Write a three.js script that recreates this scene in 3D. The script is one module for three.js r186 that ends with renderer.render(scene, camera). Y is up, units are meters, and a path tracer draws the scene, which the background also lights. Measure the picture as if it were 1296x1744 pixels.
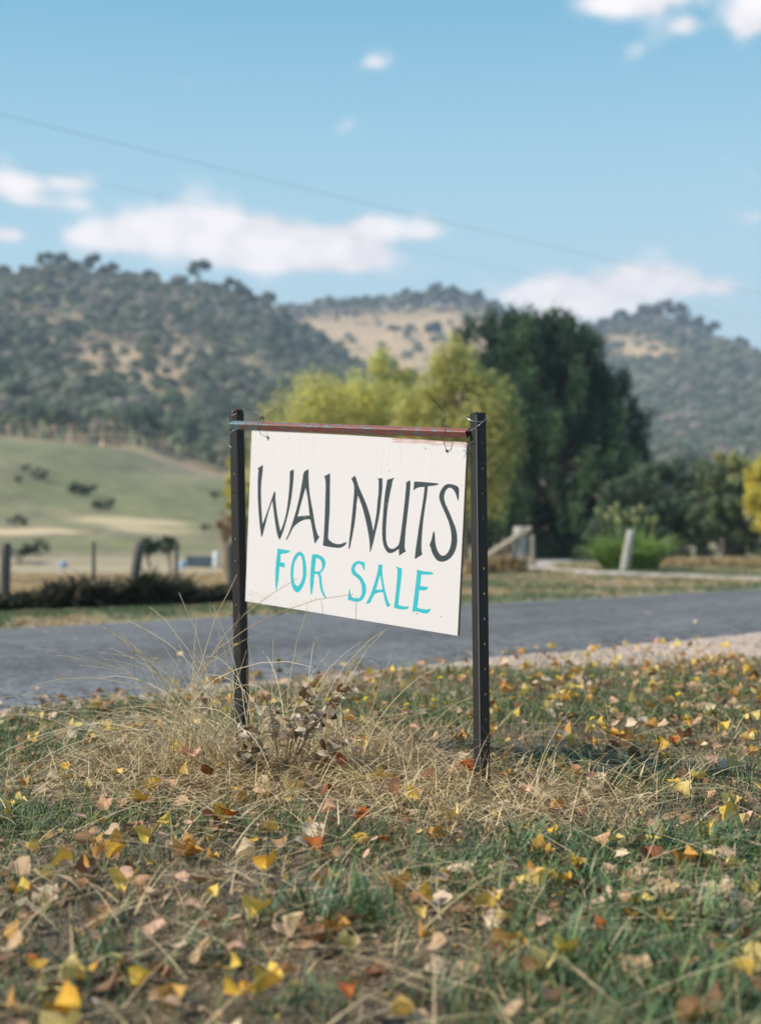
import * as THREE from 'three';
import { mergeGeometries } from 'three/addons/utils/BufferGeometryUtils.js';

// ---------- camera, sky, sun, exposure ----------
const scene = new THREE.Scene();
const camera = new THREE.PerspectiveCamera(38.6, 760 / 1024, 0.05, 6000);
const EYE = 0.8, FPX = 2490, PITCH = Math.atan(48 / FPX);
camera.position.set(0, EYE, 0);
camera.rotation.x = PITCH;
camera.filmGauge = 56;            // medium-format film, 80 mm lens
camera.focus = 4.45;
camera.userData.fStop = 3.6;
const renderer = new THREE.WebGLRenderer({ antialias: true });
renderer.toneMapping = THREE.LinearToneMapping;
renderer.toneMappingExposure = 1.22;
renderer.shadowMap.enabled = true;

const SUN = new THREE.Vector3(-0.715, 0.69, 0.07).normalize();
const sun = new THREE.DirectionalLight(new THREE.Color().setRGB(1, 0.93, 0.80), 5.0);
sun.name = 'sun';
sun.position.copy(SUN).multiplyScalar(60); sun.target.position.set(0, 0, -5);
sun.castShadow = true; sun.shadow.mapSize.set(4096, 4096);
Object.assign(sun.shadow.camera, { left: -40, right: 40, top: 40, bottom: -40, near: 1, far: 200 });
scene.add(sun, sun.target);

// ---------- numbers ----------
function RNG(a) { return () => { a |= 0; a = a + 0x6D2B79F5 | 0; let t = Math.imul(a ^ a >>> 15, 1 | a); t = t + Math.imul(t ^ t >>> 7, 61 | t) ^ t; return ((t ^ t >>> 14) >>> 0) / 4294967296; }; }
const hash = (x, y) => { let h = Math.imul(x, 374761393) + Math.imul(y, 668265263) | 0; h = Math.imul(h ^ h >>> 13, 1274126177); return ((h ^ h >>> 16) >>> 0) / 4294967296; };
function vnoise(x, y) {
  const ix = Math.floor(x), iy = Math.floor(y), fx = x - ix, fy = y - iy, u = fx * fx * (3 - 2 * fx), v = fy * fy * (3 - 2 * fy);
  const a = hash(ix, iy), b = hash(ix + 1, iy), c = hash(ix, iy + 1), d = hash(ix + 1, iy + 1);
  return (a + (b - a) * u) * (1 - v) + (c + (d - c) * u) * v;
}
const fbm = (x, y, o = 4) => { let s = 0, a = 0.5, n = 0; for (let i = 0; i < o; i++) { s += a * vnoise(x, y); n += a; x = x * 2.03 + 17.1; y = y * 2.03 + 9.7; a *= 0.5; } return s / n; };
const clamp = (x, a = 0, b = 1) => Math.min(b, Math.max(a, x));
const sstep = (a, b, x) => { const t = clamp((x - a) / (b - a)); return t * t * (3 - 2 * t); };
const lerp = (a, b, t) => a + (b - a) * t;
const mix3 = (a, b, t) => [lerp(a[0], b[0], t), lerp(a[1], b[1], t), lerp(a[2], b[2], t)];
function table(xs, ys) { return (x) => { if (x <= xs[0]) return ys[0]; for (let i = 1; i < xs.length; i++) if (x <= xs[i]) { const t = (x - xs[i - 1]) / (xs[i] - xs[i - 1]); return lerp(ys[i - 1], ys[i], t * t * (3 - 2 * t)); } return ys[ys.length - 1]; }; }
// a point of the place: picture column and row (on a 1296 x 1744 plate) at a distance d in front of the camera
const V = (px, py, d) => { const a = (px - 648) / FPX, b = (872 - py) / FPX, c = Math.cos(PITCH), s = Math.sin(PITCH), k = d / (c - b * s); return new THREE.Vector3(a * k, EYE + (b * c + s) * k, -d); };

// ---------- sky: blue air and fair-weather cumulus ----------
{
  const W = 3072, H = 1536, data = new Float32Array(W * H * 4);
  const stops = [[0, [0.62, 0.76, 0.83]], [6, [0.53, 0.71, 0.81]], [11, [0.44, 0.67, 0.80]], [15, [0.33, 0.60, 0.76]], [20, [0.19, 0.47, 0.67]], [32, [0.09, 0.33, 0.58]], [60, [0.05, 0.22, 0.50]], [90, [0.04, 0.18, 0.46]]];
  const air = (el) => { for (let i = 1; i < stops.length; i++) if (el <= stops[i][0]) return mix3(stops[i - 1][1], stops[i][1], clamp((el - stops[i - 1][0]) / (stops[i][0] - stops[i - 1][0]))); return stops[7][1]; };
  for (let r = 0; r < H; r++) {
    const el = ((r + 0.5) / H - 0.5) * 180, c = el > 0 ? air(el) : [0.5, 0.52, 0.5];
    for (let k = 0; k < W; k++) { const o = (r * W + k) * 4; data[o] = c[0] * 0.9; data[o + 1] = c[1] * 0.9; data[o + 2] = c[2] * 0.9; data[o + 3] = 1; }
  }
  // puffs: azimuth and elevation in degrees, half-sizes in degrees, strength
  const puffs = [], deg = 180 / Math.PI;
  const P = (px, py, rx, ry, s = 1) => puffs.push([Math.atan((px - 648) / FPX) * deg, Math.atan((920 - py) / FPX) * deg, rx / FPX * deg, ry / FPX * deg, s]);
  for (const a of [[165, 415, 75, 30], [255, 405, 95, 45], [345, 400, 100, 52], [440, 405, 100, 52], [540, 425, 105, 46], [600, 440, 70, 36], [630, 392, 62, 30], [722, 398, 50, 26, 0.85], [470, 450, 170, 28],
    [15, 335, 75, 32], [115, 326, 42, 20, 0.7], [45, 360, 50, 16, 0.7], [130, 360, 30, 15, 0.6], [0, 418, 45, 20],
    [915, 505, 80, 28], [1000, 498, 95, 36], [1105, 486, 100, 40], [1180, 502, 75, 26], [1232, 505, 50, 18, 0.8], [990, 535, 150, 30],
    [1045, 12, 75, 32], [1125, 10, 85, 42], [1165, 62, 40, 24, 0.8], [1085, 98, 34, 18, 0.35], [1280, 66, 55, 42], [1300, 10, 45, 60],
    [632, 106, 30, 20, 0.7], [590, 211, 28, 22, 0.5], [315, 148, 20, 14, 0.55], [976, 345, 28, 19, 0.7], [1283, 322, 42, 24, 0.6], [1290, 388, 34, 22, 0.6], [216, 130, 24, 18, 0.22], [1190, 375, 60, 20, 0.22], [552, 175, 30, 14, 0.25], [990, 268, 20, 12, 0.25], [704, 88, 20, 10, 0.2]]) P(...a);
  const rs = RNG(77);
  for (let i = 0; i < 46; i++) {                       // the same sort of cloud all round the sky
    const az = 22 + rs() * 316, el = 5 + Math.pow(rs(), 1.6) * 42, size = 1 + rs() * 2.2 + el * 0.05, n = 2 + Math.floor(rs() * 5);
    for (let k = 0; k < n; k++) puffs.push([az + (rs() - 0.5) * size * 4, el + (rs() - 0.4) * size * 0.7, size * (0.7 + rs()), size * (0.35 + rs() * 0.4), 0.5 + rs() * 0.5]);
  }
  const dens = new Map();
  for (const [az, el, rx, ry, s] of puffs) {
    const col0 = ((az - 90) / 360 + 0.5) * W, dr = ry * 1.7 / 180 * H, dc = rx * 1.7 / 360 * W / Math.max(0.3, Math.cos(el / deg)), row0 = (el / 180 + 0.5) * H;
    for (let r = Math.floor(row0 - dr); r <= row0 + dr; r++) for (let c = Math.floor(col0 - dc); c <= col0 + dc; c++) {
      const x = (c - col0) / dc * 1.7, y = (r - row0) / dr * 1.7, below = y < 0 ? 1.35 : 1, q = x * x + y * y * below * below;
      const cc = ((c % W) + W) % W, key = r * W + cc, v = s * Math.exp(-q * 1.15);
      if (v > 0.01) dens.set(key, 1 - (1 - (dens.get(key) ?? 0)) * (1 - Math.min(v, 0.97)));
    }
  }
  for (const [key, v] of dens) {
    const r = Math.floor(key / W), c = key % W, n = fbm(c * 0.085, r * 0.11, 5), n2 = fbm(c * 0.03 + 40, r * 0.05, 3);
    const a = sstep(0.22, 0.84, v + (n - 0.5) * 1.3 + (n2 - 0.5) * 0.5) * (0.45 + 0.55 * sstep(0.35, 0.85, v));
    if (a <= 0) continue;
    const o = key * 4, body = mix3([0.62, 0.61, 0.66], [0.92, 0.88, 0.89], clamp(n * 1.5 + v * 0.35 - 0.35));
    for (let k = 0; k < 3; k++) data[o + k] = lerp(data[o + k], body[k], a);
  }
  const sky = new THREE.DataTexture(data, W, H, THREE.RGBAFormat, THREE.FloatType);
  sky.mapping = THREE.EquirectangularReflectionMapping; sky.magFilter = THREE.LinearFilter; sky.needsUpdate = true;
  scene.background = sky; scene.environment = sky;
}
scene.fog = new THREE.FogExp2(new THREE.Color().setRGB(0.62, 0.74, 0.9), 0.0004);

// ---------- helpers ----------
const taken = new Map();
function numbered(name) { const n = taken.get(name) ?? 0; taken.set(name, n + 1); return n ? name + '_' + String(n).padStart(3, '0') : name; }
function tag(o, label, category, group, kind) { if (label) o.userData.label = label; if (category) o.userData.category = category; if (group) o.userData.group = group; if (kind) o.userData.kind = kind; return o; }
function shade(o) { o.castShadow = true; o.receiveShadow = true; return o; }
function top(name, geo, mat, label, category, group, kind) { const m = shade(new THREE.Mesh(geo, mat)); m.name = numbered(name); scene.add(m); return tag(m, label, category, group, kind); }
function thing(name, label, category, pos = [0, 0, 0], turn = 0, group) { const g = new THREE.Group(); g.name = numbered(name); g.position.set(...pos); g.rotation.y = turn; scene.add(g); return tag(g, label, category, group); }
function part(name, geo, mat, parent) { const m = shade(new THREE.Mesh(geo, mat)); m.name = name; parent.add(m); return m; }
const rgb = (r, g, b) => new THREE.Color().setRGB(r, g, b);
const std = (c, rough = 0.9, more = {}) => new THREE.MeshStandardMaterial({ color: rgb(...c), roughness: rough, ...more });
const leafy = (more = {}, t = 0.35) => new THREE.MeshPhysicalMaterial({ color: 0xffffff, roughness: 0.85, transmission: t, thickness: 0, specularIntensity: 0.4, side: THREE.DoubleSide, ...more });
function tex(w, h, fn, srgb = false) {
  const d = new Uint8Array(w * h * 4);
  for (let y = 0; y < h; y++) for (let x = 0; x < w; x++) { const c = fn(x, y), o = (y * w + x) * 4; d[o] = clamp(c[0], 0, 255); d[o + 1] = clamp(c[1], 0, 255); d[o + 2] = clamp(c[2], 0, 255); d[o + 3] = 255; }
  const t = new THREE.DataTexture(d, w, h); t.wrapS = t.wrapT = THREE.RepeatWrapping; t.magFilter = THREE.LinearFilter; t.needsUpdate = true; if (srgb) t.colorSpace = THREE.SRGBColorSpace; return t;
}
// seamless noise on a w x h tile
const tile = (x, y, w, h, sx, sy, o = 3) => { const u = x / w, v = y / h, f = (a, b) => fbm(a * sx, b * sy, o); return f(u, v) * (1 - u) * (1 - v) + f(u - 1, v) * u * (1 - v) + f(u, v - 1) * (1 - u) * v + f(u - 1, v - 1) * u * v; };
function build(pos, idx, extra = {}) {
  const g = new THREE.BufferGeometry(); g.setAttribute('position', new THREE.Float32BufferAttribute(pos, 3));
  if (extra.color) g.setAttribute('color', new THREE.Float32BufferAttribute(extra.color, 3));
  if (extra.uv) g.setAttribute('uv', new THREE.Float32BufferAttribute(extra.uv, 2));
  if (idx) g.setIndex(idx); g.computeVertexNormals(); return g;
}
function tubeOf(pts, radius, seg = 5, steps) {
  const c = new THREE.CatmullRomCurve3(pts.map((p) => p.isVector3 ? p : new THREE.Vector3(...p)), false, 'catmullrom', 0.3);
  return new THREE.TubeGeometry(c, steps ?? pts.length * 4, radius, seg, false);
}
// a tapered limb through points with radii
function limb(pts, radii, seg = 7) {
  const pos = [], idx = [], up = new THREE.Vector3();
  for (let i = 0; i < pts.length; i++) {
    const p = pts[i], d = new THREE.Vector3().subVectors(pts[Math.min(i + 1, pts.length - 1)], pts[Math.max(i - 1, 0)]).normalize();
    up.set(0, 0, 1); if (Math.abs(d.z) > 0.9) up.set(1, 0, 0);
    const a = new THREE.Vector3().crossVectors(d, up).normalize(), b = new THREE.Vector3().crossVectors(d, a);
    for (let k = 0; k < seg; k++) { const t = k / seg * Math.PI * 2, w = radii[i] * (1 + 0.12 * Math.sin(k * 2.3 + i * 1.7)); pos.push(p.x + (a.x * Math.cos(t) + b.x * Math.sin(t)) * w, p.y + (a.y * Math.cos(t) + b.y * Math.sin(t)) * w, p.z + (a.z * Math.cos(t) + b.z * Math.sin(t)) * w); }
  }
  for (let i = 0; i < pts.length - 1; i++) for (let k = 0; k < seg; k++) { const a = i * seg + k, b = i * seg + (k + 1) % seg; idx.push(a, b, a + seg, b, b + seg, a + seg); }
  return build(pos, idx);
}
const merge = (list) => mergeGeometries(list.map((g) => { const n = g.index ? g.toNonIndexed() : g; for (const k of Object.keys(n.attributes)) if (k !== 'position' && k !== 'normal' && k !== 'color') n.deleteAttribute(k); return n; }));
// leaf-sized faces through the volume of ellipsoid clumps: [x, y, z, rx, ry, rz, colour]
function leaves(clumps, count, size, rnd, opt = {}) {
  const pos = [], col = [], idx = [], vol = clumps.map((c) => Math.pow(c[3] * c[4] * c[5], 0.66)), sum = vol.reduce((a, b) => a + b, 0);
  const d = new THREE.Vector3(), a = new THREE.Vector3(), b = new THREE.Vector3(), n = new THREE.Vector3();
  clumps.forEach((c, ci) => {
    const m = Math.round(count * vol[ci] / sum), base = c[6] ?? opt.color;
    for (let i = 0; i < m; i++) {
      d.set(rnd() - 0.5, rnd() - 0.5, rnd() - 0.5).normalize();
      const r = opt.soft ? (rnd() + rnd() + rnd()) * 0.62 : Math.pow(rnd(), opt.fill ?? 0.4) * (0.85 + 0.3 * rnd());
      const x = c[0] + d.x * r * c[3], y = c[1] + d.y * r * c[4], z = c[2] + d.z * r * c[5];
      if (y < (opt.floor ?? -1e9)) continue;
      n.set(rnd() - 0.5 + d.x * 0.6, rnd() - 0.3 + d.y * 0.5, rnd() - 0.5 + d.z * 0.6).normalize();
      a.set(rnd() - 0.5, (rnd() - 0.5) + (opt.droop ?? 0), rnd() - 0.5).cross(n).normalize(); b.crossVectors(n, a);
      if (opt.upright) { a.set((rnd() - 0.5) * 0.9 + d.x * 0.5, 0.9, (rnd() - 0.5) * 0.9 + d.z * 0.5).normalize(); b.set(rnd() - 0.5, rnd() - 0.5, rnd() - 0.5).cross(a).normalize(); n.crossVectors(a, b); }
      const L = size * (0.6 + rnd() * 0.8), w = L * (opt.slim ?? 0.5), o = pos.length / 3, t = 0.72 + rnd() * 0.56, warm = (rnd() - 0.5) * (opt.vary ?? 0.25);
      pos.push(x - a.x * L * 0.5, y - a.y * L * 0.5, z - a.z * L * 0.5, x + b.x * w * 0.5 + n.x * w * 0.15, y + b.y * w * 0.5 + n.y * w * 0.15, z + b.z * w * 0.5 + n.z * w * 0.15, x + a.x * L * 0.5, y + a.y * L * 0.5, z + a.z * L * 0.5, x - b.x * w * 0.5 + n.x * w * 0.15, y - b.y * w * 0.5 + n.y * w * 0.15, z - b.z * w * 0.5 + n.z * w * 0.15);
      for (let k = 0; k < 4; k++) col.push(base[0] * t * (1 + warm), base[1] * t, base[2] * t * (1 - warm));
      idx.push(o, o + 1, o + 2, o, o + 2, o + 3);
    }
  });
  return build(pos, idx, { color: col });
}
const leafMat = leafy({ vertexColors: true, name: 'foliage' }), barkMat = std([0.13, 0.10, 0.075], 0.95, { name: 'bark' });
const paleBark = std([0.33, 0.29, 0.25], 0.9, { name: 'pale_bark' });

// ---------- the lie of the land ----------
// the lane runs away to the right: t along it, s across it from its near edge
const RA = [-1.85, 7.1], RE = [0.6346, 0.7728], RN = [-0.7728, 0.6346], ROADW = 5.2;
const roadT = (x, d) => (x - RA[0]) * RE[0] + (d - RA[1]) * RE[1], roadS = (x, d) => (x - RA[0]) * RN[0] + (d - RA[1]) * RN[1];
const roadC = (t) => 2.6 - 0.05 * Math.max(0, t - 2) - (t > 40 ? 0.002 * (t - 40) ** 2 : 0);
const offRoad = (x, d) => { const t = roadT(x, d); return Math.abs(roadS(x, d) - roadC(t)) - ROADW / 2; };      // < 0 on the asphalt
const nearSide = (x, d) => roadS(x, d) < roadC(roadT(x, d));
const crest = table([-400, -120, -62, -43, -24, -5, 20, 60, 140], [15, 18, 17.2, 16, 11.5, 7.5, 5, 5, 7]);
const ridgeA = table([-900, -420, -290, -169, -143, -117, -80, -52, -34, -23, -10, 8, 27, 70, 140, 300], [90, 118, 110, 117, 120, 117, 112, 103, 91, 84, 76, 66, 55, 40, 30, 26]);
const ridgeB = table([-900, -300, -59, -35, -3, 21, 45, 73, 89, 120, 149, 165, 177, 201, 222, 242, 260, 330, 450, 900], [110, 130, 156, 160, 161, 163, 164, 160, 152, 140, 143, 146, 150, 149, 139, 130, 121, 105, 115, 90]);
function land(x, z) {
  const d = -z, far = Math.max(d, 0);
  let h = 0.035 * (fbm(x * 0.9 + 5, d * 0.9, 3) - 0.5) * 2 + 0.014 * (vnoise(x * 6, d * 6) - 0.5);
  const off = offRoad(x, d), flat = sstep(-0.1, 1.2, off);
  h = h * flat - 0.022 * (1 - sstep(0.05, 0.9, off)) - 0.08 * (1 - sstep(-0.45, -0.12, off));
  if (!nearSide(x, d)) h += -0.3 * sstep(1, 7, off) * sstep(3, -3, x - (d - 20) * 0.06) + 0.1 * sstep(8, 40, off) * sstep(-2, 3, x - (d - 20) * 0.06);
  if (far > 60) {
    h += (crest(x) + 1.2 * (fbm(x * 0.02, d * 0.02, 3) - 0.5) * 2) * sstep(62, 235, far);
    h += Math.max(0, ridgeA(x + (d - 650) * 0.05) - crest(x)) * Math.pow(clamp((far - 225) / 425), 1.35) * (1 - 0.75 * sstep(670, 1000, far)) + 5 * (fbm(x * 0.012, d * 0.012, 4) - 0.5) * sstep(260, 420, far);
    const a = ridgeB(x) * Math.pow(clamp((far - 230) / 780), 1.55) * (1 - 0.4 * sstep(1030, 1500, far)) + 6 * (fbm(x * 0.01 + 31, d * 0.01, 4) - 0.5) * sstep(300, 500, far);
    h = Math.max(h, a) + 0.0;
  }
  return h;
}
const onLand = (x, d, lift = 0) => [x, land(x, -d) + lift, -d];
// where the line of sight through a plate point meets the land
function hit(px, py, from = 40, to = 1400) { let a = from; for (let d = from; d < to; d *= 1.012) { const p = V(px, py, d); if (p.y < land(p.x, -d)) { let lo = a, hi = d; for (let k = 0; k < 12; k++) { const m = (lo + hi) / 2, q = V(px, py, m); if (q.y < land(q.x, -m)) hi = m; else lo = m; } const q = V(px, py, hi); return [q.x, hi]; } a = d; } return [V(px, py, to).x, to]; }
const gravelW = (t) => 0.28 + 1.7 * sstep(1.5, 6, t) * (1 - 0.5 * sstep(12, 20, t));
const gravel = (x, d) => { const off = offRoad(x, d); return nearSide(x, d) ? 1 - sstep(0.75, 1.2, (off + (fbm(x * 2.5, d * 2.5, 3) - 0.5) * 0.9) / gravelW(roadT(x, d))) : 1 - sstep(0.1, 0.4, off + (fbm(x * 3, d * 3, 2) - 0.5) * 0.3); };
const glades = [[215, 650, 17, 48], [190, 600, 11, 26], [262, 690, 11, 18], [95, 560, 8, 16], [330, 600, 9, 20], [40, 715, 10, 12], [440, 640, 9, 22]].map(([px, py, rx, rd]) => [...hit(px, py, 245), rx, rd]);
const wooded = (x, d) => { // how thick the bush stands on the hills
  if (d < 232) return 0;
  const n = fbm(x * 0.013 + 3, d * 0.010 + 8, 3), px = x / d * FPX + 648;
  const near = sstep(232, 262, d + 26 * (n - 0.5) + (crest(x) - 12) * 0.8) * (ridgeA(x + (d - 650) * 0.05) > ridgeB(x) * 0.4 && d < 700 ? 1 : 0);
  let clear = 0.8 * sstep(0.68, 0.76, fbm(x * 0.021 + 70, d * 0.012 + 2, 3));
  for (const [cx, cd, rx, rd] of glades) clear = Math.max(clear, 1.1 * (1 - sstep(0.7, 1.3, Math.hypot((x - cx) / rx, (d - cd) / rd) + (n - 0.5))));
  let w = near * (1 - 0.78 * clear);
  if (d >= 700) w = 0;
  const grassy = sstep(-75, -45, x) * (1 - sstep(88, 122, x)) * sstep(640, 740, d + 60 * (n - 0.5)), bare = 1 - sstep(0.7, 1.3, Math.hypot((x - 158) / 26, (d - 905) / 70));
  const b = sstep(250, 330, d) * (1 - grassy * (0.96 - 0.55 * sstep(965, 985, d) - 0.12 * sstep(0.5, 0.6, n))) * (1 - 0.85 * bare) * (0.55 + 0.45 * sstep(0.35, 0.6, n));
  return clamp(Math.max(w, d > 700 || x > 40 ? b : 0));
};
const bareA = hit(62, 905), bareB = hit(228, 888), bareC = hit(262, 903);
function landColor(x, d) {
  const n1 = fbm(x * 0.7 + 9, d * 0.7, 4), n2 = fbm(x * 3.1, d * 3.1, 3);
  const soil = mix3([0.075, 0.055, 0.036], [0.16, 0.125, 0.085], clamp(n2 * 1.3 - 0.1)), g = gravel(x, d);
  let c = soil;
  if (nearSide(x, d)) c = mix3(mix3(soil, [0.10, 0.12, 0.06], 0.35 * sstep(0.5, 0.65, n1)), mix3([0.50, 0.385, 0.31], [0.37, 0.285, 0.23], n2), g);
  else {
    const off = offRoad(x, d), turf = mix3(mix3([0.105, 0.125, 0.055], [0.17, 0.17, 0.085], n2), [0.24, 0.19, 0.125], sstep(0.48, 0.66, n1));
    c = mix3(turf, [0.27, 0.235, 0.2], g);
    const left = sstep(3, -2, x - (d - 20) * 0.05);
    c = mix3(c, mix3([0.36, 0.29, 0.19], [0.28, 0.24, 0.15], n2), left * sstep(8.5, 11, off) * (1 - sstep(60, 75, d + 12 * (n1 - 0.5))));
    if (d > 45) {
      const p1 = fbm(x * 0.05 + 2, d * 0.03, 4), p2 = fbm(x * 0.11, d * 0.05 + 6, 3);
      const p3 = fbm(x * 0.35, d * 0.13 + 3, 4), p4 = vnoise(x * 1.4, d * 0.6);
      let field = mix3(mix3([0.135, 0.14, 0.055], [0.19, 0.18, 0.08], p2), [0.235, 0.185, 0.115], 0.85 * sstep(0.40, 0.58, p1 * 0.7 + p3 * 0.3));
      field = mix3(field, [0.075, 0.085, 0.035], 0.5 * sstep(0.52, 0.7, p3)); { const k = 0.8 + 0.4 * p4; field = [field[0] * k, field[1] * k, field[2] * k]; }
      c = mix3(c, field, sstep(58, 76, d + 12 * (n1 - 0.5)) * (1 - (1 - left) * 0.5));
      const spot = (cx, cd, rx, rd) => 1 - sstep(0.7, 1.15, Math.hypot((x - cx) / rx, (d - cd) / rd) + (p2 - 0.5) * 0.6);
      c = mix3(c, [0.56, 0.42, 0.26], Math.max(spot(...bareA, 3.6, 3), 0.7 * spot(...bareB, 5, 5), 0.6 * spot(...bareC, 4, 3)) * (x < 0 ? 1 : 0));
      const hill = mix3([0.48, 0.32, 0.18], [0.34, 0.25, 0.145], fbm(x * 0.03, d * 0.02, 4));
      c = mix3(c, hill, sstep(215, 255, d));
      const w = wooded(x, d); c = mix3(c, [0.13, 0.115, 0.08], w * 0.75);
    }
  }
  return c;
}
// ---------- ground, lane, driveway ----------
const grain = tex(512, 512, (x, y) => { const v = 168 + 90 * (tile(x, y, 512, 512, 90, 90, 2) - 0.5) + 90 * (tile(x, y, 512, 512, 22, 22, 3) - 0.5) + 34 * (hash(x, y) - 0.5); return [v + 4, v, v - 5]; });
const groundMat = new THREE.MeshStandardMaterial({ vertexColors: true, map: grain, bumpMap: grain, bumpScale: 0.012, roughness: 0.96, color: rgb(1.7, 1.7, 1.7), name: 'ground' });
{
  const NX = 330, ND = 420, xs = [], ds = [];
  const bx = Math.asinh(1700), b0 = Math.asinh(-30 / 1.2), b1 = Math.asinh(1650 / 1.2);
  for (let i = 0; i <= NX; i++) xs.push(Math.sinh(bx * (i / NX * 2 - 1)));
  for (let j = 0; j <= ND; j++) ds.push(5 + 1.2 * Math.sinh(lerp(b0, b1, j / ND)));
  const pos = [], col = [], uv = [], idx = [];
  for (let j = 0; j <= ND; j++) for (let i = 0; i <= NX; i++) { const x = xs[i], d = ds[j]; pos.push(x, land(x, -d), -d); col.push(...landColor(x, d)); uv.push(x / 0.9, d / 0.9); }
  for (let j = 0; j < ND; j++) for (let i = 0; i < NX; i++) { const a = j * (NX + 1) + i, b = a + NX + 1; idx.push(a, a + 1, b, a + 1, b + 1, b); }
  top('ground', build(pos, idx, { color: col, uv }), groundMat, 'grassy verge, paddock and hills', 'ground', null, 'structure');
}
const asphaltTex = tex(1024, 1024, (x, y) => { const a = hash(x >> 2, y >> 2), b = tile(x, y, 1024, 1024, 120, 120, 2), c = tile(x, y, 1024, 1024, 7, 7, 3); const m = tile(x, y, 1024, 1024, 34, 34, 2), v = 128 + 130 * (b - 0.5) + 150 * (m - 0.5) + (a > 0.86 ? 70 : a < 0.2 ? -46 : 0) + 60 * (c - 0.5); return [v, v, v]; });
const asphaltMat = new THREE.MeshPhysicalMaterial({ specularIntensity: 0.3, map: asphaltTex, bumpMap: asphaltTex, bumpScale: 0.008, color: rgb(0.29, 0.29, 0.295), roughness: 0.9, vertexColors: true, name: 'asphalt' });
{
  const pos = [], uv = [], col = [], idx = [], NS = 22, T0 = -45, T1 = 110, NT = 620;
  for (let j = 0; j <= NT; j++) {
    const t = lerp(T0, T1, j / NT), c = roadC(t);
    for (let i = 0; i <= NS; i++) {
      const e = i / NS * 2 - 1, rag = (Math.abs(e) > 0.99 ? 1 : 0) * (fbm(t * 2.2 + (e > 0 ? 50 : 0), 3, 3) - 0.5) * 0.34, s = c + e * (ROADW / 2) + rag * Math.sign(e);
      const x = RA[0] + RE[0] * t + RN[0] * s, d = RA[1] + RE[1] * t + RN[1] * s;
      const y = (Math.abs(e) > 0.99 ? -0.03 : 0.004 + 0.05 * (1 - e * e) + 0.008 * (fbm(t * 0.8, s * 0.8, 2) - 0.5));
      const w = fbm(t * 0.35, s * 0.9 + 11, 4), v = 0.72 + 0.56 * w + 0.14 * (Math.abs(Math.abs(e) - 0.45) < 0.16 ? -1 : 0.3) * fbm(t * 0.12, s, 2);
      pos.push(x, y, -d); uv.push(t / 2.3, s / 2.3); col.push(v, v, v);
    }
  }
  for (let j = 0; j < NT; j++) for (let i = 0; i < NS; i++) { const a = j * (NS + 1) + i, b = a + NS + 1; idx.push(a, b, a + 1, a + 1, b, b + 1); }
  top('road', build(pos, idx, { color: col, uv }), asphaltMat, 'grey asphalt lane crossing behind the sign', 'road', null, 'structure');
}
const gravelTex = tex(512, 512, (x, y) => { const v = 165 + 110 * (tile(x, y, 512, 512, 110, 110, 2) - 0.5) + 60 * (tile(x, y, 512, 512, 14, 14, 3) - 0.5); return [v + 4, v - 2, v - 8]; });
{
  const path = new THREE.CatmullRomCurve3([[22, 30], [16, 28], [11.5, 28.2], [8.2, 30.2], [5.6, 35], [4.6, 40], [4.9, 47], [7, 56]].map(([x, d]) => new THREE.Vector3(x, 0, -d)));
  const pos = [], uv = [], idx = [], N = 120, M = 6;
  for (let j = 0; j <= N; j++) { const p = path.getPoint(j / N), q = path.getTangent(j / N), w = lerp(2.4, 0.7, sstep(0.1, 0.5, j / N)) + 0.3 * (fbm(j * 0.3, 1, 2) - 0.5);
    for (let i = 0; i <= M; i++) { const e = i / M * 2 - 1, x = p.x - q.z * e * w, z = p.z + q.x * e * w; pos.push(x, land(x, z) + (Math.abs(e) === 1 ? -0.02 : 0.03), z); uv.push(x / 1.2, z / 1.2); } }
  for (let j = 0; j < N; j++) for (let i = 0; i < M; i++) { const a = j * (M + 1) + i, b = a + M + 1; idx.push(a, a + 1, b, a + 1, b + 1, b); }
  top('driveway', build(pos, idx, { uv }), new THREE.MeshStandardMaterial({ map: gravelTex, bumpMap: gravelTex, bumpScale: 0.01, color: rgb(0.72, 0.63, 0.55), roughness: 0.95, name: 'pale_gravel' }), 'pale gravel driveway leading off the lane to the gateway', 'driveway', null, 'structure');
}

// ---------- copies of small growing things ----------
function scatter(name, geo, mat, list, label, category) { // list: [x, y, z, yaw, pitch, roll, sx, sy, sz, r, g, b]
  const m = shade(new THREE.InstancedMesh(geo, mat, list.length)), o = new THREE.Object3D(), c = new THREE.Color();
  o.rotation.order = 'YXZ';
  list.forEach((a, i) => { o.position.set(a[0], a[1], a[2]); o.rotation.set(a[4], a[3], a[5]); o.scale.set(a[6], a[7], a[8]); o.updateMatrix(); m.setMatrixAt(i, o.matrix); m.setColorAt(i, c.setRGB(a[9], a[10], a[11])); });
  m.name = numbered(name); scene.add(m); return tag(m, label, category, null, 'stuff');
}
// a blade of unit height that bends forward, folded along its midrib
function blade(bend, taper, seg = 5, fold = 0.25) {
  const pos = [], idx = [];
  for (let i = 0; i <= seg; i++) { const t = i / seg, w = 0.5 * Math.pow(1 - t, taper), a = bend * t, y = bend ? Math.sin(a) / bend : t, z = bend ? (1 - Math.cos(a)) / bend : 0; pos.push(-w, y, z, 0, y, z - fold * w * 0.01, w, y, z); }
  for (let i = 0; i < seg; i++) { const a = i * 3; idx.push(a, a + 1, a + 3, a + 1, a + 4, a + 3, a + 1, a + 2, a + 4, a + 2, a + 5, a + 4); }
  return build(pos, idx);
}
const bladeStraight = blade(0.35, 0.6, 4), bladeBent = blade(1.5, 0.5, 6), bladeCurl = blade(2.6, 0.4, 8);
const strawMat = leafy({ roughness: 0.7, name: 'dry_straw' }, 0.15), grassMat = leafy({ roughness: 0.6, specularIntensity: 0.6, name: 'green_grass' }, 0.3);
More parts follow.
